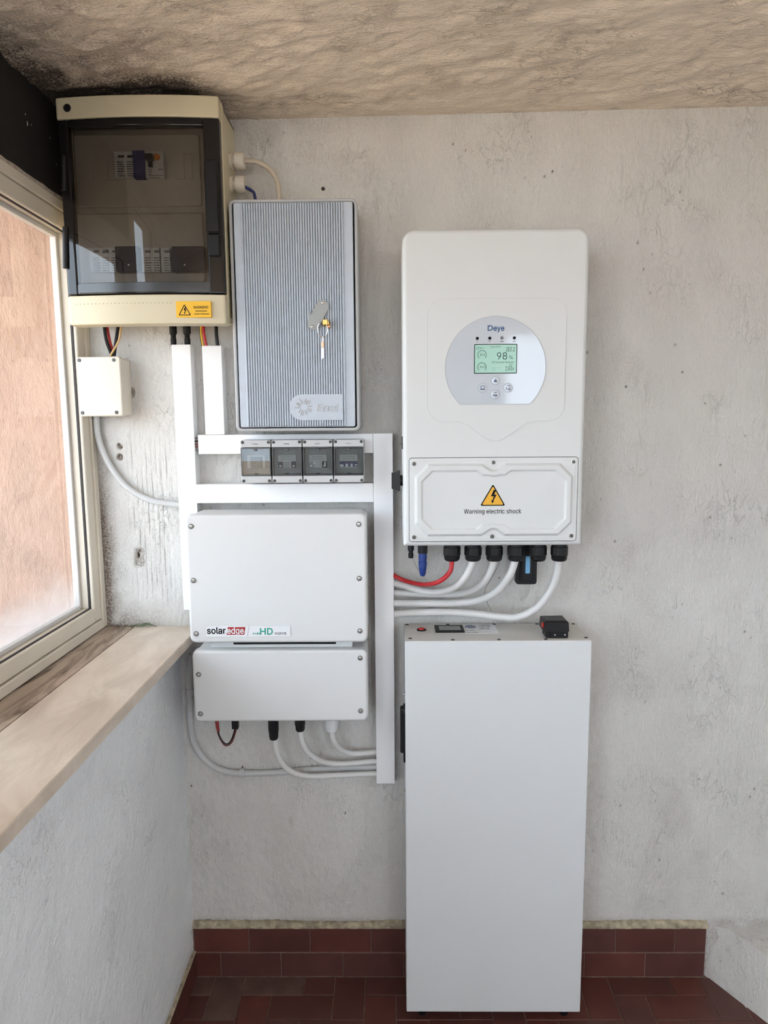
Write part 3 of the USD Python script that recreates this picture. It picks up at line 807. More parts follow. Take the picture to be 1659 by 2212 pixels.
put('latch', [cbox(X(446, 450, FYF), X(475, 450, FYF), FYF - 0.010, FYF + 0.004, Z(460, 505, FYF), Z(460, 347, FYF), 0.003), cbox(X(447, 450, FYF), X(474, 450, FYF), FYF - 0.0075, FYF + 0.004, Z(460, 556, FYF), Z(460, 506, FYF), 0.003)], BLACK, fb)
for (a, b, c, d) in ((131, 144, 337, 414), (134, 149, 491, 580)):
    put('hinge', tube([at((a + b) / 2, c, FYF), at((a + b) / 2 + 1, d, FYF)], 0.0062, 14, smooth=False), BLACK, fb)
# grey cable glands on the right side
for (c, nm) in ((348, 0), (398.5, 1)):
    z = Z(520, c, -0.055)
    put('cable_gland', lathe((FX1 - 0.004, -0.055, z), (1, 0, 0), [(0, 0.0165), (0.008, 0.0165), (0.009, 0.0155), (0.009, 0.0125), (0.014, 0.0125), (0.0142, 0.017), (0.016, 0.018), (0.030, 0.018), (0.0345, 0.0165), (0.0345, 0.009)], 24), IVORY, fb, label='ivory cable gland')

EZT = Z(630, 428, -0.12)
put('power_cable', tube([(FX1 + 0.026, -0.055, Z(520, 348, -0.055)), at(554, 350, -0.055), at(576, 361, -0.055), at(592, 378, -0.055), at(601, 402, -0.055), (X(603, 415, -0.055), -0.055, EZT + 0.001)], 0.0053), CABLEB, label='beige cable arching from the cream distribution board to the grey ribbed cabinet', cat='cable')
put('power_cable', tube([(FX1 + 0.026, -0.055, Z(520, 402, -0.055)), at(545, 413, -0.055), at(550, 422, -0.055), (X(553, 430, -0.055), -0.055, EZT + 0.001)], 0.0034), BLUE, label='short dark blue cable dropping behind the grey ribbed cabinet', cat='cable')

# ------------------------------------------------------------------ junction box and the wires above it
jy = -0.055
jx0, jx1, jz0, jz1 = X(167.5, 835, jy), X(264, 835, jy), Z(215, 899.5, jy), Z(215, 770.5, jy)
jb = thing('junction_box', 'small ivory plastic junction box with four corner screws beside the window', 'junction box', ((jx0 + jx1) / 2, 0, jz0))
put('body', slab(jx0 + 0.001, jx1 - 0.0005, jz0 + 0.002, jz1 - 0.002, -0.001, jy + 0.010, 0.006, 0.002), IVORY, jb)
put('lid', slab(jx0, jx1, jz0, jz1, jy + 0.0115, jy - 0.003, 0.006, 0.004), IVORY, jb)
for a, b in ((172.5, 778.5), (247, 778), (179.7, 892), (253, 891)):
    screw(X(a, b, jy), jy - 0.0028, Z(a, b, jy), jb, 0.0043, STEELD, GREYINK)
ztop = jz1 - 0.004
zfb = FZ0 + 0.019


def drop(px, r, m, label, nm='wire', y=-0.035, y2=None, n=10):
    pts = [at(a, b, y) for a, b in px]
    pts[0][2] = zfb - 0.0015 - 0.0
    p_ = put(nm, tube(pts, r, n), m, label=label, cat='wire')
    return p_


drop([(225, 707), (230, 736), (242, 769)], 0.0036, BLACKM, 'thick black braided wire, leftmost of those entering the ivory junction box', y=-0.030)
drop([(231.5, 707), (237, 736), (247, 769)], 0.0030, RED, 'red wire between the black wires above the ivory junction box', y=-0.022)
drop([(256, 707), (250, 740), (246.5, 769)], 0.0036, BLACKM, 'thick black wire running beside the tan wire above the ivory junction box', y=-0.037)
drop([(262, 707), (257, 734), (238, 769)], 0.0022, TAN, 'thin tan wire crossing in front of the black wires above the ivory junction box', y=-0.043)
put('conduit', cable([(208, 896), (210, 932), (219, 967), (237.6, 1006), (265, 1043), (297.5, 1068), (334, 1083), (372, 1089), (392, 1091)], [-0.013] * 9, 0.0072), CABLEG, label='grey conduit curving from the ivory junction box to the tall left cable duct', cat='conduit')

# ------------------------------------------------------------------ white cable ducts
DY = -0.040


def duct(x0, x1, z0, z1, label, y1=DY, cap=None):
    d = thing('cable_duct', label, 'cable duct', ((x0 + x1) / 2, 0, z0))
    vert = (z1 - z0) > (x1 - x0)
    put('channel', cbox(x0 + 0.0012, x1 - 0.0012, y1 + 0.006, 0.0, z0 + 0.0004, z1 - 0.0004, 0.0006), DUCTW, d)
    put('cover', slab(x0, x1, z0, z1, y1 + 0.012, y1, 0.0012, 0.0012), DUCTW, d)
    return d


D1 = (X(370, 745, DY), X(411, 745, DY), Z(392, 1318, DY), Z(390, 744, DY))
D2 = (X(438, 800, DY), X(480, 800, DY), Z(463, 939, DY) - 0.0, Z(456, 746.5, DY))
D3 = (X(428, 960, DY), X(807, 960, DY), Z(620, 980, DY), Z(620, 938, DY))
D4 = (X(422.5, 1067, DY), X(807, 1067, DY), Z(620, 1086, DY), Z(620, 1045, DY))
D5 = (X(807.5, 1100, DY), X(849.5, 1100, DY), Z(831, 1693, DY), Z(828, 936, DY))
duct(D1[0], D1[1], D1[2], D1[3], 'tall white cable duct running down behind the left edge of the upper inverter')
duct(D2[0], D2[1], D3[3] + 0.0005, D2[3], 'short upright white cable duct standing on the upper horizontal duct')
duct(D3[0], D5[0] - 0.0005, D3[2], D3[3], 'upper horizontal white cable duct passing behind the four small breaker boxes')
duct(D4[0], D5[0] - 0.0005, D4[2], D4[3], 'lower horizontal white cable duct under the four small breaker boxes')
duct(D5[0], D5[1], D5[2], D5[3], 'long upright white cable duct between the inverters, reached by white cables')
wb = thing('wire_bundle', 'dark bundle of wire ends poking from the left end of the upper horizontal duct', 'wire', ((D3[0]) - 0.003, -0.02, D3[2]))
put('sleeve', cbox(X(420.5, 960, -0.03), D3[0] - 0.0002, -0.034, -0.004, Z(424, 974, -0.03), Z(424, 946, -0.03), 0.001), STEELD, wb)
for k in range(3):
    z = Z(424, 953 + 6 * k, -0.03)
    put('wire_core', tube([(X(421, 960, -0.03) - 0.0008, -0.0345, z), (D3[0] - 0.001, -0.0345, z)], 0.0016, 8, smooth=False), DKRED if k else BLACK, wb)
for cx, lb in ((374.5, 'black plug-in cable connector entering the top of the tall left duct, left one of two'), (404.5, 'black plug-in cable connector entering the top of the tall left duct, right one of two')):
    z0, zm, z1 = D1[3] + 0.0004, Z(cx, 722, -0.02), zfb
    xx = X(cx, 730, -0.02)
    c = thing('cable_connector', lb, 'connector', (xx, -0.02, z0))
    put('plug_body', lathe((xx, -0.02, z0), (0, 0, 1), [(0, 0.0066), (zm - z0 - 0.01, 0.0066), (zm - z0 - 0.009, 0.0058), (zm - z0 - 0.004, 0.0058), (zm - z0, 0.0062)], 18), BLACKM, c)
    put('cap_nut', lathe((xx, -0.02, zm - 0.001), (0, 0, 1), [(0, 0.0062), (0.002, 0.0086), (z1 - zm - 0.004, 0.0088), (z1 - zm - 0.0008, 0.0075)], 8), BLACK, c)
    del c
for px, r, m, lb in (([(434, 706), (434.5, 722), (438.5, 746)], 0.0021, YELLOW, 'yellow striped wire entering the short upright duct'), ([(440, 706), (440.5, 722), (446, 746)], 0.0032, RED, 'orange red wire entering the short upright duct'),
                     ([(432.5, 706), (434, 728), (437.5, 746)], 0.0020, BLACKM, 'thin black wire behind the yellow one at the short upright duct'), ([(467, 706), (467.5, 722), (470, 746)], 0.0040, BLACK, 'single thick black wire entering the short upright duct')):
    pts = [at(a, b, -0.024 if m is not BLACKM else -0.012) for a, b in px]
    pts[0][2] = zfb
    pts[-1][2] = D2[3] + 0.0003
    put('wire', tube(pts, r, 10), m, label=lb, cat='wire')

# ------------------------------------------------------------------ ribbed meter cabinet
EY = -0.120
ex0, ex1, ez0, ez1 = X(502, 690, EY), X(774.5, 690, EY), Z(645, 931, EY), Z(645, 429, EY)
mb = thing('meter_cabinet', 'grey ribbed meter cabinet with embossed sunburst emblem and lock', 'meter cabinet', ((ex0 + ex1) / 2, 0, ez0))
fr = rr(ex0, ex1, ez0, ez1, 0.011, 6)


def shell(x0, x1, z0, z1, r, w, yb, yf):
    out, inn = rr(x0, x1, z0, z1, r, 6), rr(x0 + w, x1 - w, z0 + w, z1 - w, max(r - w, 0.002), 6)
    mk = lambda p, y: np.column_stack([p[:, 0], np.full(len(p), y), p[:, 1]])
    o2, i2 = rr(x0 + 0.002, x1 - 0.002, z0 + 0.002, z1 - 0.002, r, 6), rr(x0 + w - 0.0015, x1 - w + 0.0015, z0 + w - 0.0015, z1 - w + 0.0015, max(r - w, 0.002), 6)
    return loft([mk(inn, yb), mk(out, yb), mk(out, yf + 0.002), mk(o2, yf), mk(i2, yf), mk(inn, yf + 0.0015), mk(inn, yb)], closed=False)


put('case', [shell(ex0, ex1, ez0, ez1, 0.012, 0.0065, -0.0005, EY), cbox(ex0 + 0.006, ex1 - 0.006, -0.012, -0.0005, ez0 + 0.006, ez1 - 0.006, 0.001)], GREYRIM, mb)
put('gasket', cbox(ex0 + 0.0062, ex1 - 0.0062, EY + 0.024, EY + 0.016, ez0 + 0.0062, ez1 - 0.0062, 0.001), BLACKM, mb)
dx0, dx1, dz0, dz1 = ex0 + 0.0105, ex1 - 0.0095, ez0 + 0.0085, ez1 - 0.0080
DYF = EY - 0.004
dm = put('door', slab(dx0, dx1, dz0, dz1, EY + 0.0155, DYF, 0.004, 0.002), GREYBOX, mb)
rx0, rx1 = dx0 + 0.0155, dx1 - 0.0195
NR = 40
pitch = (rx1 - rx0) / NR
prof = []
for k in range(NR):
    a = rx0 + k * pitch
    prof += [(a + 0.02 * pitch, 0), (a + 0.22 * pitch, -0.0034), (a + 0.40 * pitch, -0.0042), (a + 0.60 * pitch, -0.0042), (a + 0.78 * pitch, -0.0034), (a + 0.98 * pitch, 0)]
prof = np.array(prof)
ring = lambda z, s: np.vstack([np.column_stack([prof[:, 0], DYF + prof[:, 1] * s, np.full(len(prof), z)]), [(rx1, DYF + 0.002, z), (rx0, DYF + 0.002, z)]])
px0, px1, pz0, pz1 = X(625.5, 880, DYF), X(741, 880, DYF), Z(690, 907.5, DYF), Z(690, 852, DYF)
cy = (pz0 + pz1) / 2; rad = (pz1 - pz0) / 2
put('ribs', loft([ring(dz0 + 0.0015, 0.3), ring(dz0 + 0.003, 1), ring(dz1 - 0.003, 1), ring(dz1 - 0.0015, 0.3)]), GREYBOX, mb, smooth=25, label='vertical ribbing of the door')
lp = Point(px0 + rad, cy).buffer(rad, quad_segs=16).union(Polygon([(px0 + rad, pz0), (px1, pz0), (px1, pz1), (px0 + rad, pz1)]))
pl = put('emblem_plate', flat(lp, DYF, DYF - 0.0046), GREYBOX, mb)
YE2 = DYF - 0.0046
cx, cz = X(656.5, 880, YE2), Z(656.5, 879.5, YE2)
for k in range(14):
    a = math.radians(8 + 360 * k / 14)
    r0, r1 = 0.0075, 0.0185 + 0.0015 * math.sin(k * 2.1)
    b = 0.22 * math.sin(k * 1.7)
    put('sun_ray', tube([(cx + r0 * math.cos(a), YE2, cz + r0 * math.sin(a)), (cx + (r0 + r1) / 2 * math.cos(a + b * 0.4), YE2 - 0.0006, cz + (r0 + r1) / 2 * math.sin(a + b * 0.4)), (cx + r1 * math.cos(a + b), YE2 - 0.0003, cz + r1 * math.sin(a + b))], [0.0008, 0.0014, 0.0008], 8, 4), GREYRIM, pl)
text('Enel', 0.0172, X(684, 889, YE2), YE2, Z(684, 889.5, YE2), GREYRIM, pl, name='emblem_lettering', centre=False, slant=0.16, width=0.046, depth=0.0012)
# lock cover, cam lock and keys
YL = DYF - 0.0044
c0, c1 = at(677.5, 699, YL), at(696.5, 662, YL)
st = Polygon([(c0[0], c0[2]), (c1[0], c1[2]), (c1[0] + 1e-4, c1[2])]).buffer(0.0135, quad_segs=10)
lk = put('lock_cover', flat(st, YL + 0.0002, YL - 0.0024), GREYP, mb, label='oval grey metal lock cover')
for a, b in ((697.5, 654.5), (675, 706)):
    put('rivet', lathe((X(a, b, YL), YL - 0.0022, Z(a, b, YL)), (0, -1, 0), [(0, 0.0031), (0.001, 0.0028), (0.0018, 0.0016), (0.0020, 0.0004)], 14), CHROME, lk)
put('hidden_lug', cbox(X(665.5, 676, YL), X(671, 676, YL), YL + 0.001, YL - 0.001, Z(668, 690, YL), Z(668, 671, YL), 0.0006), GREYP, lk)
q = at(703, 699, YL)
kl = thing('cam_lock', 'brass lock barrel with a key in it on the grey ribbed cabinet', 'lock', tuple(q))
put('barrel', lathe((q[0], YL - 0.0001, q[2]), (0.25, -1, 0.0), [(0, 0.0075), (0.010, 0.0072), (0.0125, 0.0066), (0.0135, 0.005), (0.0135, 0)], 22), BRASS, kl)
put('key_bow', cbox(q[0] - 0.004, q[0] + 0.0065, YL - 0.020, YL - 0.0175, q[2] - 0.006, q[2] + 0.006, 0.001), BRASS, kl)
put('key_shank', tube([(q[0] + 0.002, YL - 0.0125, q[2]), (q[0] + 0.002, YL - 0.018, q[2])], 0.0017, 8, smooth=False), BRASS, kl)
put('cam_washer', lathe((X(709, 705, YL), YL - 0.001, Z(709, 705, YL)), (0.2, -1, 0.2), [(0, 0.0055), (0.006, 0.005), (0.007, 0.003)], 14), COPPER, kl)
q2 = at(696.5, 712, YL - 0.016)
kb = thing('key_ring', 'steel split ring with a small key hanging from the brass lock', 'keys', tuple(q2))
th = np.linspace(0, 2 * math.pi, 40)
put('split_ring', tube(np.column_stack([q2[0] + 0.0105 * np.cos(th), q2[1] - 0.002 * np.sin(th), q2[2] + 0.0155 * np.sin(th)]), 0.0009, 8, smooth=False), CHROME, kb)
put('link', tube([(q2[0], q2[1] - 0.001, q2[2] - 0.0145), (q2[0] + 0.0005, q2[1], q2[2] - 0.021), (q2[0], q2[1], q2[2] - 0.027)], 0.0014, 8), CHROME, kb)
zk = q2[2] - 0.025
put('key_bow', [cbox(q2[0] - 0.0032, q2[0] + 0.0034, q2[1] - 0.0014, q2[1] + 0.0014, zk - 0.013, zk, 0.0012)], COPPER, kb)
put('key_blade', [cbox(q2[0] - 0.0030, q2[0] + 0.0026, q2[1] - 0.0007, q2[1] + 0.0007, zk - 0.034, zk - 0.0125, 0.0004), cbox(q2[0] - 0.0030, q2[0] - 0.0006, q2[1] - 0.0007, q2[1] + 0.0007, zk - 0.0365, zk - 0.033, 0.0003)], CHROME, kb)

# ------------------------------------------------------------------ row of four small breaker boxes
BY = -0.092
bz0, bz1 = Z(650, 1043.5, BY), Z(650, 949.5, BY)
edges = [X(519.5, 1000, BY), X(586.5, 1000, BY), X(653.5, 1000, BY), X(720, 1000, BY), X(786.5, 1000, BY)]
insides = ['a dark digital display', 'two dark breakers beside a grey block', 'chequered breakers and a white toggle', 'a navy blue breaker strip']
for k in range(4):
    a, b = edges[k] + 0.0003, edges[k + 1] - 0.0003
    t = thing('breaker_box', 'small grey surface breaker box with smoked door showing %s' % insides[k], 'breaker box', ((a + b) / 2, 0, bz0), group='row of four small breaker boxes between the horizontal ducts')
    put('body', slab(a, b, bz0, bz1, DY - 0.0005, BY + 0.018, 0.004, 0.0015), GREYRIM, t)
    put('back_spacer', cbox(a + 0.004, b - 0.004, DY - 0.001, 0.0, bz0 + 0.001, D3[2] - 0.002, 0.001), GREYRIM, t)
    dzt, dzb = Z(650, 966.5, BY), Z(650, 1027, BY)
    put('cover_top', slab(a + 0.0008, b - 0.0008, dzt + 0.0006, bz1 - 0.0005, BY + 0.0185, BY, (0.001, 0.001, 0.004, 0.004), 0.0015), LIGHTG, t)
    put('cover_bottom', slab(a + 0.0008, b - 0.0008, bz0 + 0.0005, dzb - 0.0006, BY + 0.0185, BY, (0.004, 0.004, 0.001, 0.001), 0.0015), LIGHTG, t)
    for ex in (a + 0.0055, b - 0.0055):
        for ez in (bz1 - 0.0055, bz0 + 0.0055):
            screw(ex, BY - 0.0002, ez, t, 0.0032, STEELD, BLACKM)
    wa, wb_ = a + 0.003, b - 0.003
    for q in [cbox(a + 0.0012, a + 0.0035, BY + 0.0186, BY - 0.001, dzb, dzt, 0.0005), cbox(b - 0.0035, b - 0.0012, BY + 0.0186, BY - 0.001, dzb, dzt, 0.0005), cbox(a + 0.0035, b - 0.0035, BY + 0.0186, BY - 0.001, dzb, dzb + 0.0022, 0.0005), cbox(a + 0.0035, b - 0.0035, BY + 0.0186, BY - 0.001, dzt - 0.0022, dzt, 0.0005)]:
        put('door_rim', q, SMOKEG, t)
    put('door_window', cbox(wa, wb_, BY - 0.0002, BY - 0.0012, dzb + 0.0018, dzt - 0.0018, 0.0003), CLEAR, t, label='smoked transparent door')
    put('door_tab', cbox((a + b) / 2 - 0.004, (a + b) / 2 + 0.004, BY - 0.0035, BY - 0.0010, dzt - 0.0075, dzt - 0.0025, 0.0008), SMOKEG, t)
    put('door_slot', cbox((a + b) / 2 - 0.004, (a + b) / 2 + 0.005, BY - 0.0020, BY - 0.0010, dzb + 0.0036, dzb + 0.0052, 0.0003), BLACKM, t)
    YI = BY + 0.012
    mw = (b - a) / 2
    mx, mz = (a + b) / 2 - 0.0005, (dzb + dzt) / 2
    put('mask_plate', slab(a + 0.004, b - 0.004, dzb + 0.003, dzt - 0.003, BY + 0.0183, YI, 0.002, 0.001), MIDG, t)
    mod = put('module', slab(mx - 0.0205, mx + 0.0205, mz - 0.015, mz + 0.0145, YI, YI - 0.008, 0.001, 0.0008), LIGHTG, t)
    YM = YI - 0.008
    bx = lambda u0, u1, w0, w1, t_=0.0006: cbox(mx + u0 * 0.0205, mx + u1 * 0.0205, YM, YM - t_, mz + w0 * 0.015, mz + w1 * 0.015, 0.0002)
    rnd = random.Random(k)
    if k == 0:
        put('display', bx(-0.62, 0.72, -0.92, 0.72), mat('display_dark', (0.02, 0.035, 0.035), 0.25), mod)
        put('display_digits', [cbox(mx - 0.011 + 0.0035 * i, mx - 0.011 + 0.0035 * i + rnd.uniform(0.001, 0.0026), YM - 0.0006, YM - 0.0009, mz - 0.0115 + 0.0042 * j, mz - 0.0115 + 0.0042 * j + rnd.uniform(0.0008, 0.0026), 0.0001) for i in range(6) for j in range(5)], MIDG, mod, smooth=False)
    elif k in (1, 2):
        put('breaker', bx(-0.98, -0.45, -0.95, -0.05), BLACK if k == 1 else MIDG, mod)
        put('breaker', bx(0.45, 0.98, -0.95, 0.0), BLACK, mod)
        put('breaker', bx(-0.35, 0.25, -0.95, -0.10, 0.001), MIDG if k == 1 else LIGHTG, mod)
        put('switch_mark', [bx(-0.85, -0.6, -0.8, -0.55, 0.001), bx(0.6, 0.85, -0.8, -0.55, 0.001)] + ([bx(0.72, 0.86, -0.7, -0.1, 0.0035), bx(-0.5, -0.25, -0.45, -0.1, 0.0016)] if k == 2 else []), PAPER, mod)
    else:
        put('breaker', bx(-0.98, 0.98, -0.85, 0.0), NAVY, mod)
        put('switch_mark', [bx(-0.95, -0.55, -0.8, -0.5, 0.001), bx(-0.35, -0.05, -0.85, -0.4, 0.001), bx(0.2, 0.45, -0.85, -0.4, 0.001), bx(0.65, 0.95, -0.7, -0.5, 0.001)], PAPER, mod)
    if k:
        text(('FUSE LIMITER', 'TENSION HUNSET', 'REL.BLOCKS N')[k - 1], 0.0024, mx, YM, mz + 0.009, GREYINK, mod, width=0.026)
        text(('- PROTECTEUR AC', 'INSULATION PARTS', 'PHOTOVOLTAIC UNIT')[k - 1], 0.0020, mx, YM, mz + 0.004, GREYINK, mod, width=0.030)
    text('ScolRanor', 0.0026, (a + b) / 2, BY, Z(650, 959.5, BY), GREYINK, t, width=0.0125)

# ------------------------------------------------------------------ solar inverter with its lower connection unit
SY_, SYL = -0.150, -0.138
sx0, sx1, sz0, sz1 = X(404, 1250, SY_), X(793, 1250, SY_), Z(605, 1389, SY_), Z(605, 1111, SY_)
si = thing('solar_inverter', 'wide white solar inverter with red and green brand sticker, above its smaller unit', 'inverter', ((sx0 + sx1) / 2, 0, sz0))
put('body', slab(sx0 + 0.002, sx1 - 0.002, sz0 + 0.002, sz1 - 0.002, DY - 0.0008, SY_ + 0.020, 0.013, 0.002), SOLARW, si)
put('mounting_bracket', cbox(sx0 + 0.13, sx1 - 0.02, DY - 0.001, 0.0, sz0 + 0.05, sz1 - 0.05, 0.001), STEELD, si)
put('cover', slab(sx0, sx1, sz0, sz1, SY_ + 0.022, SY_, 0.014, 0.007, 5), SOLARW, si)
for a, b in ((412.5, 1137), (775, 1132.5), (418, 1254), (776, 1249.5), (424, 1369), (777.5, 1363)):
    screw(X(a, b, SY_), SY_ - 0.0003, Z(a, b, SY_), si, 0.0060)
l0x, l1x, lz0, lz1 = X(443, 1362, SY_), X(627, 1362, SY_), Z(535, 1375, SY_), Z(535, 1351, SY_)
gap = X(537, 1362, SY_)
for poly, nm in ((Polygon([(l0x, lz0), (gap - 0.0045, lz0), (gap + 0.0008, lz1), (l0x, lz1)]), 0), (Polygon([(gap - 0.002, lz0), (l1x, lz0), (l1x, lz1), (gap + 0.0035, lz1)]), 1)):
    stk = put('brand_sticker', flat(poly, SY_, SY_ - 0.0005), PAPER, si)
    put('sticker_edge', flat(poly.buffer(0.0005).difference(poly.buffer(-0.0002)), SY_, SY_ - 0.0008), mat('pale_edge', (0.62, 0.62, 0.63), 0.4), stk)
    if nm == 0:
        text('solar', 0.0140, X(447.5, 1370, SY_), SY_ - 0.0005, Z(470, 1368.5, SY_), INK, stk, centre=False, width=0.042, bold=True)
        e0, e1 = X(489.5, 1362, SY_), X(530.5, 1362, SY_)
        eb, et = Z(510, 1371, SY_), Z(510, 1354.5, SY_)
        put('red_field', flat(Polygon([(e0, eb), (e1 - 0.003, eb), (e1, et), (e0 + 0.003, et)]), SY_ - 0.0005, SY_ - 0.0007), REDINK, stk)
        text('edge', 0.0140, X(491, 1370, SY_), SY_ - 0.0007, Z(510, 1368.5, SY_), PAPER, stk, centre=False, width=0.0375, bold=True)
    else:
        text('HD', 0.0145, X(562, 1370, SY_), SY_ - 0.0005, Z(575, 1370.5, SY_), GREENINK, stk, centre=False, width=0.0285, bold=True)
        text('wave', 0.0072, X(593, 1370, SY_), SY_ - 0.0005, Z(600, 1370.5, SY_), GREYINK, stk, centre=False, width=0.0265)
        zz = Z(555, 1368.5, SY_)
        for a, r in ((548, 0.0013), (552.5, 0.0010), (556.5, 0.0017), (560.5, 0.0012)):
            put('green_spark', [cbox(X(a, 1368, SY_) - 2 * r, X(a, 1368, SY_) + 2 * r, SY_ - 0.0005, SY_ - 0.0009, zz - r * 0.35, zz + r * 0.35, 0.0001), cbox(X(a, 1368, SY_) - r * 0.4, X(a, 1368, SY_) + r * 0.4, SY_ - 0.0005, SY_ - 0.0009, zz - 2 * r, zz + 2 * r, 0.0001)], GREENINK, stk)
ux0, ux1, uz0, uz1 = X(416.5, 1480, SYL), X(794.5, 1480, SYL), Z(605, 1559.5, SYL), Z(605, 1405, SYL)
put('link_bracket', [cbox(X(449, 1394, SYL), X(760, 1394, SYL), -0.118, -0.05, uz1 + 0.0004, sz0 + 0.003, 0.001)], WHITE, si)
put('vent_slot', cbox(X(497, 1390, SY_), X(723, 1390, SY_), -0.1190, -0.1170, sz0 - 0.0132, sz0 - 0.0085, 0.0003), BLACK, si)
cu = thing('connection_unit', 'low white connection unit directly under the solar inverter, cables leaving below', 'inverter unit', ((ux0 + ux1) / 2, 0, uz0))
put('body', slab(ux0 + 0.004, ux1 - 0.002, uz0 + 0.002, uz1 - 0.002, -0.030, SYL + 0.02, 0.012, 0.002), SOLARW, cu)
put('wall_bracket', cbox(ux0 + 0.06, ux1 - 0.06, -0.031, 0.0, uz0 + 0.04, uz1 - 0.03, 0.001), STEELD, cu)
put('cover', slab(ux0, ux1, uz0, uz1, SYL + 0.022, SYL, 0.014, 0.007, 5), SOLARW, cu)
for a, b in ((429, 1457), (778, 1421.5), (433, 1542), (779, 1535.5)):
    screw(X(a, b, SYL), SYL - 0.0003, Z(a, b, SYL), cu, 0.0060)
text('SolarEdge', 0.0028, X(747, 1536, SYL), SYL, Z(747, 1537, SYL), mat('embossed_white', (0.74, 0.74, 0.74), 0.5), cu, name='embossed_mark', width=0.022)
YG = -0.075


def gland(cx, w, y0, y1, parent, m, y=YG, zt=None, tail=0.0):
    """A cable gland pointing down: flange, hexagonal nut, domed clamp."""
    zt = zt if zt is not None else Z(cx, y0, y)
    zb = Z(cx, y1, y)
    r = w / 2
    L = zt - zb
    return put('cable_gland', [lathe((X(cx, y1, y), y, zt), (0, 0, -1), [(0, r * 0.92), (L * 0.30, r * 0.92), (L * 0.31, r)], 20), lathe((X(cx, y1, y), y, zt - L * 0.30), (0, 0, -1), [(0, r * 1.0), (L * 0.02, r * 1.03), (L * 0.40, r * 1.03), (L * 0.44, r * 0.96), (L * 0.62, r * 0.92), (L * 0.70, r * 0.78), (L * 0.70, r * 0.4)], 12)], m, parent)


ub = uz0 + 0.0025
gland(591.5, 0.0245, 1563, 1596, cu, BLACK, zt=ub)
gland(648.5, 0.0245, 1562, 1578, cu, BLACK, zt=ub)
gland(717, 0.034, 1560, 1578, cu, mat('translucent_white_plastic', (0.70, 0.71, 0.71), 0.3), zt=ub)
put('wire_plug', cbox(X(502, 1567, YG), X(515.5, 1567, YG), YG - 0.007, YG + 0.007, Z(508, 1573, YG), ub, 0.001), BLACK, cu)
for px, lb in (([(594, 1590), (598.5, 1625), (613.6, 1654), (639, 1671), (675, 1676.6), (742, 1674), (807, 1671)], 'white cable bending from the black gland nearest the wire loop to the long upright duct'),
               ([(649, 1573), (654, 1604), (669, 1628), (696.5, 1645), (735.6, 1650), (807, 1644)], 'white cable from the middle gland under the connection unit to the long upright duct'),
               ([(717, 1573), (720.6, 1598), (735.6, 1618), (763, 1628), (807, 1624)], 'white cable from the pale gland under the connection unit to the long upright duct')):
    pts = [at(a, b, y) for (a, b), y in zip(px, np.interp(np.linspace(0, 1, len(px)), [0, 0.25, 1], [YG, YG, -0.022]))]
    pts[-1][0] = D5[0] + 0.0004
    put('cable', tube(pts, 0.0068), CABLEW, label=lb, cat='cable')
wl = thing('wire_loop', 'short loop of dark red and black wires hanging under the connection unit', 'wire', tuple(at(487, 1566, YG)))
put('black_wire', cable([(470, 1564), (474, 1589), (487, 1607), (499, 1600), (508, 1574)], [YG, YG - 0.003, YG], 0.0017, n=8), BLACK, wl)
put('red_wire', cable([(467, 1563), (472.5, 1589), (486, 1610), (501, 1603), (510.5, 1574)], [YG + 0.002, YG, YG + 0.002], 0.0015, n=8), DKRED, wl)
put('black_wire', cable([(468.5, 1563), (473.5, 1592), (487, 1611), (502, 1601), (512, 1574)], [YG + 0.004, YG + 0.003, YG + 0.004], 0.0012, n=8), COPPER, wl)
put('red_sleeve', tube([(X(467, 1563, YG), YG, ub - 0.0005), at(470, 1570, YG), at(473, 1580, YG)], [0.0042, 0.0042, 0.0024], 10), mat('red_sleeve', (0.30, 0.03, 0.03), 0.5), wl)
put('conduit', cable([(414, 1413), (411, 1440), (409, 1475), (410, 1520), (411, 1556), (417.7, 1601), (437, 1634), (464, 1657), (494.5, 1667.5), (524.7, 1670), (591, 1669), (651, 1664), (735, 1659), (806, 1656.5), (818, 1656)], -0.0095, 0.0078), CABLEG, label='grey conduit sweeping down behind the connection unit and along to the upright duct', cat='conduit')
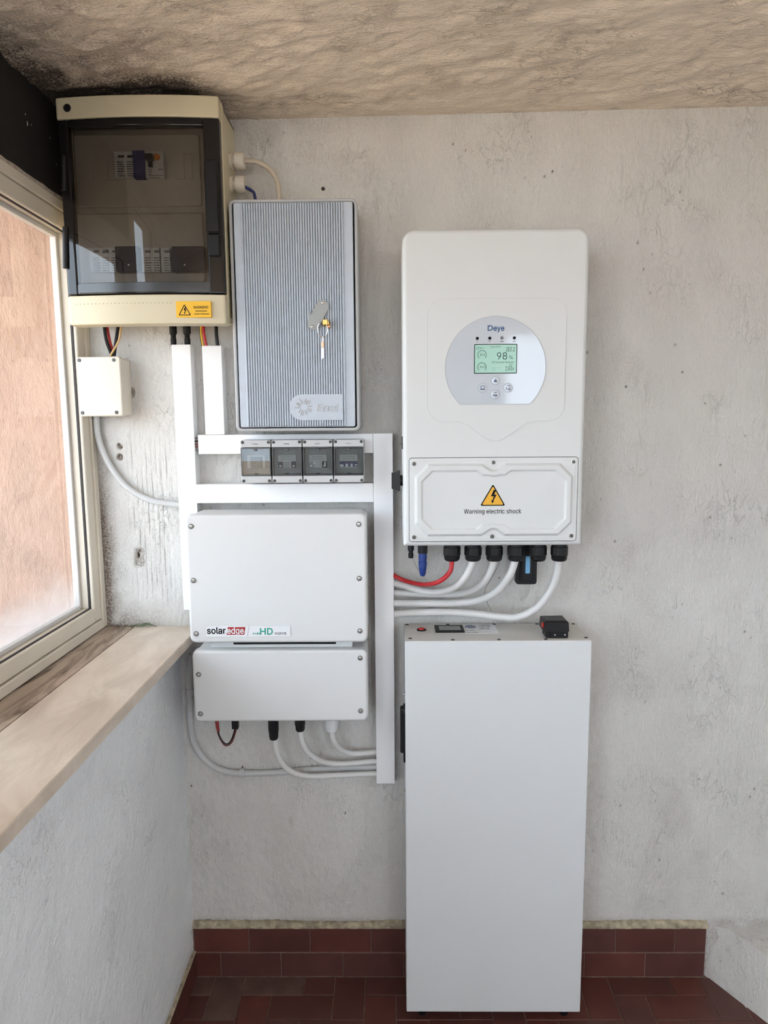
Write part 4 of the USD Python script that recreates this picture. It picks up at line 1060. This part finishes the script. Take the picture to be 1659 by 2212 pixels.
for (a, b, c, d, lb, vert) in ((402, 416, 1489, 1501, 'small grey pipe clip on the conduit under the sill end', False), (517, 528, 1659, 1682, 'small grey pipe clip on the conduit below the wire loop', True)):
    x0, x1, z0, z1 = X(a, c, -0.012), X(b, c, -0.012), Z(a, d, -0.012), Z(a, c, -0.012)
    c_ = thing('pipe_clip', lb, 'clip', ((x0 + x1) / 2, 0, z0))
    cx_, cz_ = (x0 + x1) / 2, (z0 + z1) / 2
    th = np.linspace(-0.15, math.pi + 0.15, 20)
    R = 0.0096
    ringp = [(1, a_) for a_ in th]
    outer = np.array([(R * 1.12 * math.cos(t), -0.0098 - R * math.sin(t)) for t in th] + [(R * 0.86 * math.cos(t), -0.0098 - R * 0.86 * math.sin(t)) for t in th[::-1]])
    if vert:
        prof_ = [np.column_stack([np.full(len(outer), xx), outer[:, 1], cz_ + outer[:, 0] * 1.05]) for xx in (x0, x1)]
    else:
        cx_ = X(410, 1495, -0.0095)
        prof_ = [np.column_stack([cx_ + outer[:, 0], outer[:, 1], np.full(len(outer), zz)]) for zz in (z0, z1)]
    n_ = len(outer)
    v_ = np.vstack(prof_)
    from shapely.geometry import Polygon as _P
    tri = trimesh.creation.triangulate_polygon(_P(outer).buffer(0), engine='earcut') if False else None
    f_ = []
    for i in range(n_):
        j = (i + 1) % n_
        f_ += [(i, j, n_ + j), (i, n_ + j, n_ + i)]
    h_ = n_ // 2
    for i in range(h_ - 1):
        f_ += [(i, i + 1, n_ - 2 - i), (i, n_ - 2 - i, n_ - 1 - i), (n_ + i, n_ + n_ - 2 - i, n_ + i + 1), (n_ + i, n_ + n_ - 1 - i, n_ + n_ - 2 - i)]
    put('saddle', (v_, np.array(f_)), CABLEG, c_)
    put('nail', lathe((x0 - 0.002, -0.001, cz_) if not vert else (cx_, -0.001, z1 - 0.001), (0, -1, 0), [(0, 0.0014), (0.005, 0.0014), (0.006, 0.002), (0.0068, 0.001)], 8), STEELD, c_)

# ------------------------------------------------------------------ hybrid inverter (upper right)
HY = -0.200
hx0, hx1, hz0, hz1 = X(870, 850, HY) , X(1266, 850, HY), Z(1063, 1179.5, HY), Z(1070, 492.5, HY)
hx1 = (X(1277, 560, HY) + X(1254, 1175, HY)) / 2
hi_ = thing('hybrid_inverter', 'tall white hybrid inverter with round display panel and green screen', 'inverter', ((hx0 + hx1) / 2, 0, hz0))
put('body', slab(hx0, hx1, hz0, hz1, -0.062, HY, (0.004, 0.004, 0.026, 0.026), 0.010, 6, n=9), WHITE, hi_)
put('rear_bracket', cbox(hx0 + 0.05, hx1 - 0.05, -0.0625, 0.0, hz0 + 0.06, hz1 - 0.06, 0.002), STEELD, hi_)
# raised line around the display field
cxm = X(1070, 800, HY)
x0, x1 = X(923.5, 780, HY), X(1221, 780, HY)
za, zb_, zc = Z(1070, 645, HY), Z(1070, 910, HY), Z(1069, 952, HY)
R = 0.033
pth = []
for t in np.linspace(0, 90, 8):
    a = math.radians(90 + t); pth.append((x0 + R + R * math.cos(a), za - R + R * math.sin(a)))
for t in np.linspace(0, 90, 8):
    a = math.radians(180 + t); pth.append((x0 + R + R * math.cos(a), zb_ + R + R * math.sin(a)))
xs_, xe_ = X(985, 910, HY), X(1155, 910, HY)
for t in np.linspace(0, 1, 24):
    u = abs(2 * t - 1)
    w = 0.5 - 0.5 * math.cos(math.pi * (1 - u) * 1.0)
    pth.append((xs_ + (xe_ - xs_) * t, zb_ + (zc - zb_) * w))
for t in np.linspace(0, 90, 8):
    a = math.radians(270 + t); pth.append((x1 - R + R * math.cos(a), zb_ + R + R * math.sin(a)))
for t in np.linspace(0, 90, 8):
    a = math.radians(t); pth.append((x1 - R + R * math.cos(a), za - R + R * math.sin(a)))
pth.append(pth[0])
pp = np.array(pth)
put('raised_field', flat(Polygon(pp[:-1]).buffer(0), HY + 0.0002, HY - 0.0014), WHITE, hi_, label='slightly raised field around the display')
fp = Polygon(pp[:-1]).buffer(0)
put('field_seam', flat(fp.buffer(0.0006).difference(fp.buffer(0.0)), HY + 0.0002, HY - 0.0006), mat('seam_grey', (0.50, 0.50, 0.50), 0.5), hi_)
HF = HY - 0.0014
# round display panel with its lower edge cut straight
Rp = 108.2 * abs(X(1100, 800, HF) - X(1000, 800, HF)) / 100
pcx, pcz = X(1070.2, 794, HF), Z(1070.2, 794.5, HF)
zcut = Z(1070, 873, HF)
disc = Point(pcx, pcz).buffer(Rp, quad_segs=40).intersection(Polygon([(pcx - 1, zcut), (pcx + 1, zcut), (pcx + 1, pcz + 1), (pcx - 1, pcz + 1)]))
dp = put('display_panel', flat(disc, HF + 0.0002, HF - 0.0010), PANELB, hi_, label='glossy pale blue round display panel')
put('panel_rim', flat(disc.buffer(0.0006).difference(disc.buffer(-0.0002)), HF + 0.0002, HF - 0.0013), mat('rim_grey', (0.40, 0.42, 0.45), 0.4), dp)
HP = HF - 0.0010


def P2(px, py, y=None):
    return X(px, py, HP), Z(px, py, HP)


tx, tz = P2(1053.3, 714.6)
# brand lettering: the D is a ring open at the top left with a dot
s1 = abs(X(1100, 710, HP) - X(1000, 710, HP)) / 100
D_ = Polygon([(0, 0), (6, 0), (9, 1), (11, 3.2), (11.6, 6), (11, 8.6), (9, 10.8), (6, 11.8), (0, 11.8)]).difference(Polygon([(2.1, 1.9), (5.8, 1.9), (7.8, 2.6), (9.1, 4.2), (9.5, 6), (9.2, 7.4), (8, 9), (6, 9.9), (2.1, 9.9)]))
D_ = D_.difference(Polygon([(2.6, 9.0), (3.5, 9.0), (3.5, 12), (2.6, 12)])).union(Polygon([(2.0, 8.4), (4.4, 8.4), (4.4, 9.9), (2.0, 9.9)]))
put('brand_letter', flat(shapely_affine(D_, [s1, 0, 0, s1, tx, tz]), HP, HP - 0.0004), BLUEINK, dp)
text('eye', 11.0 * s1, X(1066, 714, HP), HP, tz, BLUEINK, dp, name='brand_lettering', centre=False, width=23.5 * s1, bold=True)
for k, (a, b) in enumerate(((1031, 731), (1058, 730.5), (1084.2, 730), (1111, 730))):
    put('indicator_lamp', lathe((*(X(a, b, HP), HP), Z(a, b, HP)), (0, -1, 0), [(0, 0.0031), (0.0005, 0.0031), (0.0008, 0.002)], 16), GREYINK if k == 2 else INK, dp)
    text(('A.C', 'B.A', 'Normal', 'Alarm')[k], 0.0018, X(a, 738, HP), HP, Z(a, 738.2, HP), INK, dp, width=(0.0036, 0.0036, 0.0068, 0.0068)[k])
sa, sb = P2(1023.8, 807.3); sc, sd = P2(1117.3, 742.8)
scr = put('screen', slab(sa, sc, sb, sd, HP, HP - 0.0006, 0.0016, 0.0002), INK, dp, label='black rim of the screen')
HS = HP - 0.0006
lcd = put('lcd', slab(sa + 0.0014, sc - 0.0014, sb + 0.0014, sd - 0.0014, HS + 0.0001, HS - 0.0004, 0.0008, 0.0001), LCD, scr, label='green liquid crystal display')
HL = HS - 0.0004


def lt(s, h, px, py, w, centre=True, bold=False):
    text(s, h * s1, X(px, py, HL), HL, Z(px, py, HL), LCDINK, scr, name='display_text', width=w * s1, centre=centre, bold=bold, depth=0.0002)


lt('98', 15.2, 1084.5, 776.5, 22)
lt('%', 7.6, 1104, 776, 8)
lt('2E0.2', 9.2, 1102.5, 759, 18.5)
lt("GT/er;bom Gnbure", 4.2, 1086, 784.5, 47.5)
lt('2:80v', 9.5, 1101, 800.5, 18.5)
lt('00', 3.6, 1103.5, 790, 7)
lt('SINV-F', 3.0, 1040.5, 753.5, 10.5)
lt('ECO', 3.4, 1064.5, 751.5, 8)
lt('SINVEX', 2.6, 1076, 750.3, 12)
lt('10-A', 4.6, 1042, 768.5, 10.5, bold=True)
lt('A-0-C', 4.2, 1042.5, 794.7, 12, bold=True)
lt('___', 2.0, 1071.5, 794.5, 21)
lt('x mu', 2.0, 1066.5, 799.7, 5)
lt('4', 2.4, 1028.5, 803, 2)
put('display_icon', [cbox(X(1029.2, 751, HL) + a * s1, X(1029.2, 751, HL) + b * s1, HL, HL - 0.0002, Z(1029, 755, HL) + c * s1, Z(1029, 755, HL) + d * s1, 0.00003) for a, b, c, d in ((0, 0.5, 0, 5.5), (4, 4.5, 0, 5.5), (0, 4.5, 0, 0.5), (0, 4.5, 5, 5.5))], LCDINK, scr, smooth=False)
for (a, b) in ((1041.4, 766.5), (1041, 793)):
    ga, gb = X(a, b, HL), Z(a, b, HL)
    for r_, w_ in ((10.0, 0.75), (8.4, 0.35)):
        arc = Point(ga, gb).buffer(r_ * s1, quad_segs=20).difference(Point(ga, gb).buffer((r_ - w_) * s1, quad_segs=20)).difference(Polygon([(ga, gb), (ga - 12 * s1, gb - 14 * s1), (ga + 12 * s1, gb - 14 * s1)]))
        put('gauge_arc', flat(arc, HL, HL - 0.0002), LCDINK, scr)
for k, (a, b, r_) in enumerate(((1070, 822.4, 9.0), (1042.4, 838, 9.8), (1097.5, 837.4, 9.6), (1069.5, 852, 9.8))):
    bx_, bz_ = X(a, b, HP), Z(a, b, HP)
    bt = put('button', lathe((bx_, HP, bz_), (0, -1, 0), [(0, r_ * s1), (0.0005, r_ * s1), (0.0010, (r_ - 0.7) * s1), (0.0008, (r_ - 1.5) * s1), (0.0008, 0)], 28), PANELB, dp)
    put('button_ring', flat(Point(bx_, bz_).buffer(r_ * s1 * 1.06).difference(Point(bx_, bz_).buffer(r_ * s1 * 0.99)), HP, HP - 0.0007), mat('rim_grey', (0.4, 0.42, 0.45), 0.4), bt)
    yb = HP - 0.0008
    if k == 0:
        put('icon', flat(Polygon([(bx_ - 4 * s1, bz_ - 2.6 * s1), (bx_ + 4 * s1, bz_ - 2.6 * s1), (bx_, bz_ + 3.6 * s1)]).difference(Polygon([(bx_ - 1.2 * s1, bz_ - 1 * s1), (bx_ + 1.0 * s1, bz_ - 1 * s1), (bx_, bz_ + 0.8 * s1)])), yb, yb - 0.0003), NAVYINK, bt)
    elif k == 1:
        sq = Polygon([(bx_ - 4.6 * s1, bz_ - 4 * s1), (bx_ + 4.6 * s1, bz_ - 4 * s1), (bx_ + 4.6 * s1, bz_ + 4.6 * s1), (bx_ - 4.6 * s1, bz_ + 4.6 * s1)])
        put('icon', flat(sq.difference(Polygon([(bx_ - 3.7 * s1, bz_ - 2 * s1), (bx_ + 3.7 * s1, bz_ - 2 * s1), (bx_ + 3.7 * s1, bz_ + 3.8 * s1), (bx_ - 3.7 * s1, bz_ + 3.8 * s1)])), yb, yb - 0.0003), NAVYINK, bt)
    elif k == 2:
        text('Menu', 2.2 * s1, bx_, yb, bz_ + 4 * s1, NAVYINK, bt, name='icon', width=7 * s1)
        put('icon', flat(Polygon([(bx_ - 5 * s1, bz_ - 5 * s1), (bx_ - 3.9 * s1, bz_ - 5 * s1), (bx_ - 3.2 * s1, bz_ + 2 * s1), (bx_ - 4.4 * s1, bz_ + 2 * s1)]), yb, yb - 0.0003), NAVYINK, bt)
        text('Enter', 3.4 * s1, bx_ + 1.6 * s1, yb, bz_ - 4.8 * s1, NAVYINK, bt, name='icon', width=7.6 * s1, bold=True)
    else:
        text('Down', 2.0 * s1, bx_, yb, bz_ + 3.4 * s1, GREYINK, bt, name='icon', width=7.5 * s1)
        text('Enter', 4.4 * s1, bx_, yb, bz_ - 4.0 * s1, NAVYINK, bt, name='icon', width=10 * s1, bold=True)
# lower wiring cover with its pressed relief
gx0, gx1, gz0, gz1 = X(884.5, 1080, HY), X(1246, 1080, HY), Z(1066, 1168.7, HY), Z(1066, 988.5, HY)
cv = put('wiring_cover', slab(gx0, gx1, gz0, gz1, HY + 0.0005, HY - 0.0035, 0.006, 0.002), WHITE, hi_)
put('cover_gap', flat(Polygon(rr(gx0 - 0.0012, gx1 + 0.0012, gz0 - 0.0012, gz1 + 0.0012, 0.007, 6)).difference(Polygon(rr(gx0 - 0.0001, gx1 + 0.0001, gz0 - 0.0001, gz1 + 0.0001, 0.006, 6))), HY, HY - 0.0005), GREYINK, cv)
HC = HY - 0.0035
w2, h2 = (gx1 - gx0) / 2, (gz1 - gz0) / 2
gcx, gcz = (gx0 + gx1) / 2, (gz0 + gz1) / 2


def plate(i, nt):
    """Chamfered outline, inset by i, with a bay at the middle of the top and the bottom."""
    a, b, c = w2 - 0.013 - i, h2 - 0.014 - i, 0.026 - i * 0.35
    p = Polygon([(-a + c, -b), (a - c, -b), (a, -b + c), (a, b - c), (a - c, b), (-a + c, b), (-a, b - c), (-a, -b + c)])
    for s in (1, -1):
        p = p.difference(Point(0, s * (b + i + 0.006)).buffer(nt + i, quad_segs=12))
        p = p.difference(Polygon([(-nt * 1.35 - i, s * (b + 0.001)), (nt * 1.35 + i, s * (b + 0.001)), (nt * 0.6 + i, s * (b - 0.009)), (-nt * 0.6 - i, s * (b - 0.009))]))
    return p.buffer(-0.004).buffer(0.008).buffer(-0.004)


outl, inl = plate(0.0, 0.019), plate(0.013, 0.017)
import shapely
us, vs = np.arange(-w2 + 0.004, w2 - 0.0039, 0.0014), np.arange(-h2 + 0.004, h2 - 0.0039, 0.0014)
U, V = np.meshgrid(us, vs, indexing='ij')
pts = shapely.points(U.ravel(), V.ravel())


def sd(poly):
    d = shapely.distance(pts, poly.exterior)
    return np.where(shapely.contains(poly, pts), d, -d).reshape(U.shape)


sm = lambda d, w: (lambda t: t * t * (3 - 2 * t))(np.clip(d / w + 0.5, 0, 1))
hgt = 0.0003 + 0.0060 * sm(sd(outl), 0.0060) - 0.0030 * sm(sd(inl), 0.0046)
edge_ = np.minimum.reduce([U - us[0], us[-1] - U, V - vs[0], vs[-1] - V])
hgt = np.where(edge_ < 1e-6, -0.0006, hgt)
rv, rf = gridmesh(us, vs, lambda A, B: np.stack([gcx + A, HC - hgt, gcz + B], -1))
put('pressed_relief', (rv, rf[:, ::-1] if True else rf), WHITE, cv, smooth=True)
for a, b in ((894.5, 1002), (1066, 999), (1239, 997.5), (894.5, 1160.5), (1063, 1158.8), (1234, 1157.3)):
    screw(X(a, b, HC), HC - 0.0003, Z(a, b, HC), cv, 0.0052, ring=STEEL, m=STEELD)
HT = HC - 0.0034
warning_triangle(X(1064.3, 1093, HT), Z(1064, 1092.6, HT), 0.0525, HT, cv, SIGNY2, 0.055)
text('Warning electric shock', 0.0093, X(1064, 1108, HT), HT, Z(1064, 1109.2, HT), INK, cv, width=0.1195, bold=False)
# left side: rotary isolator and a small latch
kz = Z(850, 1038, -0.14)
rk = put('rotary_switch', [lathe((hx0 + 0.0005, -0.14, kz), (-1, 0, 0), [(0, 0.012), (0.006, 0.012)], 18), hull([(hx0 - 0.0055, -0.158, kz - 0.022), (hx0 - 0.0055, -0.122, kz - 0.022), (hx0 - 0.0055, -0.158, kz + 0.022), (hx0 - 0.0055, -0.122, kz + 0.022), (hx0 - 0.024, -0.150, kz - 0.017), (hx0 - 0.024, -0.130, kz - 0.017), (hx0 - 0.024, -0.150, kz + 0.017), (hx0 - 0.024, -0.130, kz + 0.017)])], BLACK, hi_, label='black rotary switch on the left side')
put('side_latch', [cbox(hx0 - 0.0018, hx0 + 0.001, -0.170, -0.150, Z(866, 970, -0.16), Z(866, 943, -0.16), 0.0006)], BLACK, hi_)
put('latch_pin', lathe((hx0 - 0.0015, -0.16, Z(866, 957, -0.16)), (-1, 0, 0), [(0, 0.003), (0.004, 0.003), (0.005, 0.0015)], 10), STEEL, hi_)
# glands and sockets on the underside
YH = -0.135
hb = hz0 + 0.0005
for cx_ in (976.3, 1021.7, 1067.4, 1114, 1162, 1207.7):
    gland(cx_, 0.0375, 1180, 1210.5, hi_, BLACK, y=YH, zt=hb)
for nm, cx_, w, y1, m_, seg in (('antenna_socket', 887.5, 0.0135, 1205, BLACKM, None),):
    zt, zb2 = hb, Z(cx_, y1, YH)
    put(nm, lathe((X(cx_, y1, YH), YH, zt), (0, 0, -1), [(0, w / 2), ((zt - zb2) * 0.55, w / 2), ((zt - zb2) * 0.6, w * 0.36), ((zt - zb2) * 0.72, w * 0.36), ((zt - zb2) * 0.76, w * 0.43), (zt - zb2, w * 0.40)], 16), m_, hi_)
xx, zt, zm_, zb2 = X(913, 1200, YH), hb, Z(913, 1193.5, YH), Z(913, 1243, YH)
pc = thing('blue_plug', 'dark blue tapered plug hanging in a black socket under the hybrid inverter', 'plug', (xx, YH, zb2))
put('socket', lathe((xx, YH, zt - 0.001), (0, 0, -1), [(0, 0.0108), (zt - zm_, 0.0108)], 8), BLACK, pc)
L_ = zm_ - zb2
put('plug_sleeve', lathe((xx, YH, zm_ - 0.001), (0, 0, -1), [(0, 0.0092), (L_ * 0.30, 0.0092), (L_ * 0.31, 0.0086), (L_ * 0.36, 0.0086), (L_ * 0.37, 0.0095), (L_ * 0.55, 0.0093), (L_ * 0.56, 0.0086), (L_ * 0.62, 0.0086), (L_ * 0.63, 0.009), (L_ * 0.9, 0.0070), (L_, 0.0045)], 18), BLUEC, pc)
dgy = -0.062
dg = thing('data_dongle', 'black data logger dongle with a light blue strip hanging below the hybrid inverter', 'dongle', (X(1137, 1230, dgy), dgy, Z(1137, 1262, dgy)))
d0, d1, dz0_, dz1_ = X(1115, 1235, dgy - 0.012), X(1160, 1235, dgy - 0.012), Z(1137, 1262.5, dgy - 0.012), hz0 + 0.0
put('case', slab(d0, d1, dz0_, dz1_ - 0.0005, dgy + 0.008, dgy - 0.012, 0.006, 0.002), BLACK, dg)
put('case_step', slab(d0 + 0.008, d1 - 0.008, dz0_ + 0.007, dz1_ - 0.01, dgy - 0.0115, dgy - 0.016, 0.003, 0.002), BLACKM, dg)
put('case_panel', slab(d0 + 0.0125, d1 - 0.0125, dz0_ + 0.0115, dz1_ - 0.012, dgy - 0.0155, dgy - 0.018, 0.002, 0.001), BLACK, dg)
put('light_strip', slab(X(1135, 1220, dgy - 0.02), X(1145.3, 1220, dgy - 0.02), Z(1140, 1239, dgy - 0.02), Z(1140, 1201.5, dgy - 0.02), dgy - 0.017, dgy - 0.021, 0.002, 0.001), LTBLUE, dg, label='light blue strip')
GB = Z(1067, 1208, YH)


def hang(px, r, m, label, ys, cat='cable', to_duct=True, n=14):
    pts = [at(a, b, y) for (a, b), y in zip(px, np.interp(np.linspace(0, 1, len(px)), np.linspace(0, 1, len(ys)), ys))]
    if to_duct:
        pts[-1][0] = D5[1] + 0.0004
    return put('cable', tube(pts, r, n), m, label=label, cat=cat)


hang([(977, 1205), (972, 1235), (947, 1257), (915, 1262.5), (880, 1256), (856, 1246), (850, 1242)], 0.0052, RED, 'red cable swinging from the hybrid inverter to the long upright duct', [YH, YH, -0.05, -0.030])
hang([(1021.5, 1205), (1018.5, 1219), (1005, 1247), (982, 1268), (950, 1278.5), (915, 1277.5), (878, 1267), (850, 1259)], 0.0082, CABLEW, 'white cable from the hybrid inverter, highest of the four reaching the duct', [YH, YH, -0.06, -0.028])
hang([(1067.5, 1205), (1064.5, 1220), (1051.5, 1249), (1028, 1270.5), (993.6, 1282), (936, 1283.5), (885, 1282), (850, 1280)], 0.0080, CABLEW, 'white cable from the hybrid inverter, second highest of the four reaching the duct', [YH, -0.12, -0.034, -0.018])
hang([(1113, 1205), (1110.5, 1218), (1100, 1244), (1074.6, 1275.6), (1040, 1294.5), (993.6, 1302), (920, 1303), (850, 1302.5)], 0.0084, CABLEW, 'white cable from the hybrid inverter, third highest of the four reaching the duct', [YH, -0.13, -0.06, -0.028])
hang([(1207.5, 1205), (1206, 1218), (1202, 1244), (1187.5, 1278.5), (1158.5, 1314), (1118, 1332.5), (1080, 1332), (1022.5, 1325.5), (965, 1322.5), (907, 1323), (850, 1326)], 0.0086, CABLEW, 'longest white cable from the hybrid inverter, lowest of the four reaching the duct', [YH, -0.12, -0.07, -0.028])
hang([(1078, 1207), (1076, 1222), (1061, 1250), (1047.5, 1275.6), (1051.5, 1299), (1062.5, 1323), (1066, 1338)], 0.0008, mat('grey_thin_wire', (0.30, 0.30, 0.30), 0.5), 'thin grey wire hanging between the white cables', [YH + 0.02, -0.02], cat='wire', to_duct=False, n=8)
hang([(889, 1204.5), (904, 1232), (925, 1258), (944, 1273)], 0.0012, mat('translucent_thin_wire', (0.55, 0.52, 0.50), 0.35), 'thin pale wire dangling from the small black socket', [YH, -0.03], cat='wire', to_duct=False, n=8)

# ------------------------------------------------------------------ battery cabinet (lower right)
TY = -0.150
tx0, tx1 = X(876.5, 1800, TY), (X(1279, 1390, TY) + X(1253, 2185, TY)) / 2
tz0, tz1 = Z(1065, 2186.5, TY), Z(1077, 1384.5, TY)
TB = -0.018
bc = thing('battery_cabinet', 'tall white steel battery cabinet standing on the floor under the hybrid inverter', 'battery cabinet', ((tx0 + tx1) / 2, (TY + TB) / 2, 0))
put('body', cbox(tx0 + 0.0005, tx1 - 0.0005, TY + 0.012, TB, tz0 + 0.001, tz1 - 0.0015, 0.0015), BATW, bc)
put('front_panel', cbox(tx0, tx1, TY, TY + 0.0125, tz0, tz1 - 0.0012, 0.0016), BATW, bc)
put('top_plate', cbox(tx0 + 0.0008, tx1 - 0.0008, TY + 0.0015, TB - 0.0005, tz1 - 0.0015, tz1, 0.0006), mat('cream_steel_top', (0.66, 0.64, 0.60), 0.4), bc)


def on_top(px, py):
    return atz(px, py, tz1)


for a, b in ((879, 1346), (965, 1341.5), (1064, 1342.5), (1156, 1343), (1236, 1345), (886, 1379.5), (978, 1382.5), (1078, 1382), (1179, 1381.5), (1268, 1378)):
    q = on_top(a, b)
    q[1] = min(q[1], TB - 0.006); q[0] = min(q[0], tx1 - 0.008)
    s_ = put('screw', lathe((q[0], q[1], tz1 - 0.0004), (0, 0, 1), [(0, 0.0044), (0.0012, 0.0042), (0.0022, 0.0026), (0.0024, 0.001)], 14), STEELD, bc)
q = on_top(910.5, 1361)
rb = put('power_button', lathe((q[0], q[1], tz1 - 0.0003), (0, 0, 1), [(0, 0.0112), (0.0022, 0.0108), (0.0034, 0.0092), (0.0028, 0.0084), (0.0028, 0)], 24), BLACK, bc)
put('button_cap', lathe((q[0], q[1], tz1 + 0.002), (0, 0, 1), [(0, 0.0082), (0.0022, 0.0078), (0.0036, 0.005), (0.0038, 0.001)], 20), mat('red_button', (0.55, 0.03, 0.02), 0.35), rb)
q0, q1 = on_top(941, 1367), on_top(999, 1352.5)
lm = put('meter_display', cbox(q0[0], q1[0], q0[1], q1[1], tz1 - 0.0004, tz1 + 0.0032, 0.0008), BLACK, bc, label='black framed charge meter')
put('meter_window', cbox(q0[0] + 0.010, q1[0] - 0.008, q0[1] + 0.012, q1[1] - 0.010, tz1 + 0.003, tz1 + 0.0036, 0.0002), MIDG, lm)
text('- - - -', 0.004, (q0[0] + q1[0]) / 2, (q0[1] + q1[1]) / 2 - 0.0015, tz1 + 0.0036, GREYINK, lm, up=True, width=0.024)
q0, q1 = on_top(1004, 1369), on_top(1068, 1349)
ls = put('rating_label', cbox(q0[0], q1[0], q0[1], q1[1], tz1 - 0.0004, tz1 + 0.0003, 0.0001), PAPER, bc, label='white printed rating label')
ecx, ecy = on_top(1016, 1354)[:2]
ring2 = Point(0, 0).buffer(0.0125, quad_segs=16)
em = ring2.difference(Point(0, 0).buffer(0.0098, quad_segs=16))
for k in range(6):
    a = k * math.pi / 3
    em = em.union(Point(0.0058 * math.cos(a), 0.0058 * math.sin(a)).buffer(0.0021))
em = em.union(Point(0, 0).buffer(0.0024))
ev, ef = flat(em, 0, -0.0003)
put('round_emblem', (np.column_stack([ecx + ev[:, 0], ecy + ev[:, 2] * 1.0, tz1 + 0.0003 - ev[:, 1]]), ef), NAVYINK, ls)
for k, (s_, a, b, w) in enumerate((('Li-BATTERY', 1047, 1351.3, 0.027), ('Model: LFP48V', 1047, 1353.7, 0.027), ('Type 51.2V', 1047, 1357.2, 0.022), ('5.12kWh 100Ah', 1047, 1359.2, 0.024))):
    q = on_top(a, b)
    text(s_, 0.0026, q[0], q[1] - 0.001, tz1 + 0.0003, GREYINK, ls, up=True, width=w)
for k, (s_, a, b, w) in enumerate((('CE  MSDS', 1016, 1362.5, 0.022), ('2 AA  UN38.3', 1020, 1366.5, 0.030))):
    q = on_top(a, b)
    text(s_, 0.0030, q[0], q[1] - 0.001, tz1 + 0.0003, GREYINK, ls, up=True, width=w)
# black terminal cover near the right front corner
ky = -0.135
k0, k1, kzb = X(1175, 1360, ky), X(1229.5, 1360, ky), tz1
kzt = Z(1200, 1342, ky)
tc = put('terminal_cover', [hull([(k0, ky, kzb + 0.016), (k1, ky, kzb + 0.016), (k0 + 0.002, ky + 0.001, kzt - 0.003), (k0 + 0.006, ky + 0.004, kzt), (k1 - 0.006, ky + 0.004, kzt), (k1 - 0.001, ky + 0.001, kzt - 0.004), (k0, ky + 0.05, kzb + 0.016), (k1, ky + 0.05, kzb + 0.016), (k0 + 0.002, ky + 0.05, kzt - 0.002), (k1 - 0.004, ky + 0.05, kzt - 0.001)]),
                                  cbox(k0 + 0.014, k1 - 0.0015, ky + 0.0005, ky + 0.045, kzb - 0.0005, kzb + 0.018, 0.002), cbox(k0 + 0.005, k0 + 0.016, ky + 0.0012, ky + 0.04, kzb - 0.0005, kzb + 0.018, 0.002)], BLACK, bc, label='black terminal cover with a cable plug')
for a in (1199, 1220.5):
    put('screw', lathe((X(a, 1372, ky), ky + 0.0006, Z(a, 1371.5, ky)), (0, -1, 0), [(0, 0.0022), (0.001, 0.002), (0.0016, 0.001)], 10), CHROME, tc)
put('red_plug', lathe((k0 + 0.0006, ky + 0.012, kzb + 0.028), (-1, 0, 0), [(0, 0.006), (0.0025, 0.006), (0.003, 0.004)], 14), mat('red_button', (0.55, 0.03, 0.02), 0.35), tc)
# left side: handle and stud screws
hz_a, hz_b = Z(870, 1646, -0.12), Z(870, 1522, -0.12)


def side_slab(x0_, x1_, y0_, y1_, z0_, z1_, r, bev):
    """As slab(), but standing out of a left-hand side face (towards -x)."""
    def rg(x, ins):
        p_ = rr(y0_ + ins, y1_ - ins, z0_ + ins, z1_ - ins, max(r - ins, 1e-4), 6)
        return np.column_stack([np.full(len(p_), x), p_[:, 0], p_[:, 1]])
    return loft([rg(x0_, 0)] + [rg(x1_ + bev * (1 - math.sin(t)), bev * (1 - math.cos(t))) for t in np.linspace(0, math.pi / 2, 4)])


hd = put('handle', side_slab(tx0 + 0.001, tx0 - 0.0045, -0.138, -0.098, hz_a, hz_b, 0.018, 0.003), BLACK, bc, label='black recessed grip on the left side')
put('grip_bar', side_slab(tx0 - 0.004, tx0 - 0.0115, -0.132, -0.110, hz_a + 0.024, hz_b - 0.003, 0.010, 0.004), BLACKM, hd)
for pz in (1500, 1707):
    put('stud', lathe((tx0 + 0.0005, -0.12, Z(872, pz, -0.12)), (-1, 0, 0), [(0, 0.003), (0.002, 0.003), (0.004, 0.0015)], 10), CHROME, bc)
for a, yy in ((912, -0.118), (1217, -0.118), (912, -0.045), (1217, -0.045)):
    xx = X(a, 2192, -0.12)
    put('foot', lathe((xx, yy, 0.0004), (0, 0, 1), [(0, 0.0110), (0.006, 0.0115), (0.0065, 0.008), (0.010, 0.0075), (0.0105, 0.0125), (0.016, 0.0125), (0.0165, 0.006), (tz0 + 0.0008, 0.006)], 18), BLACK, bc)

# a grey wall plug left in the plaster above the meter cabinet
put('wall_plug', lathe((X(698, 408), 0.002, Z(698, 408)), (0, -1, 0), [(0, 0.0045), (0.0035, 0.0042), (0.0045, 0.003), (0.0048, 0.0005)], 16), mat('old_plug', (0.05, 0.04, 0.033), 0.8), label='small dark plug in the wall above the grey ribbed cabinet', cat='wall plug')
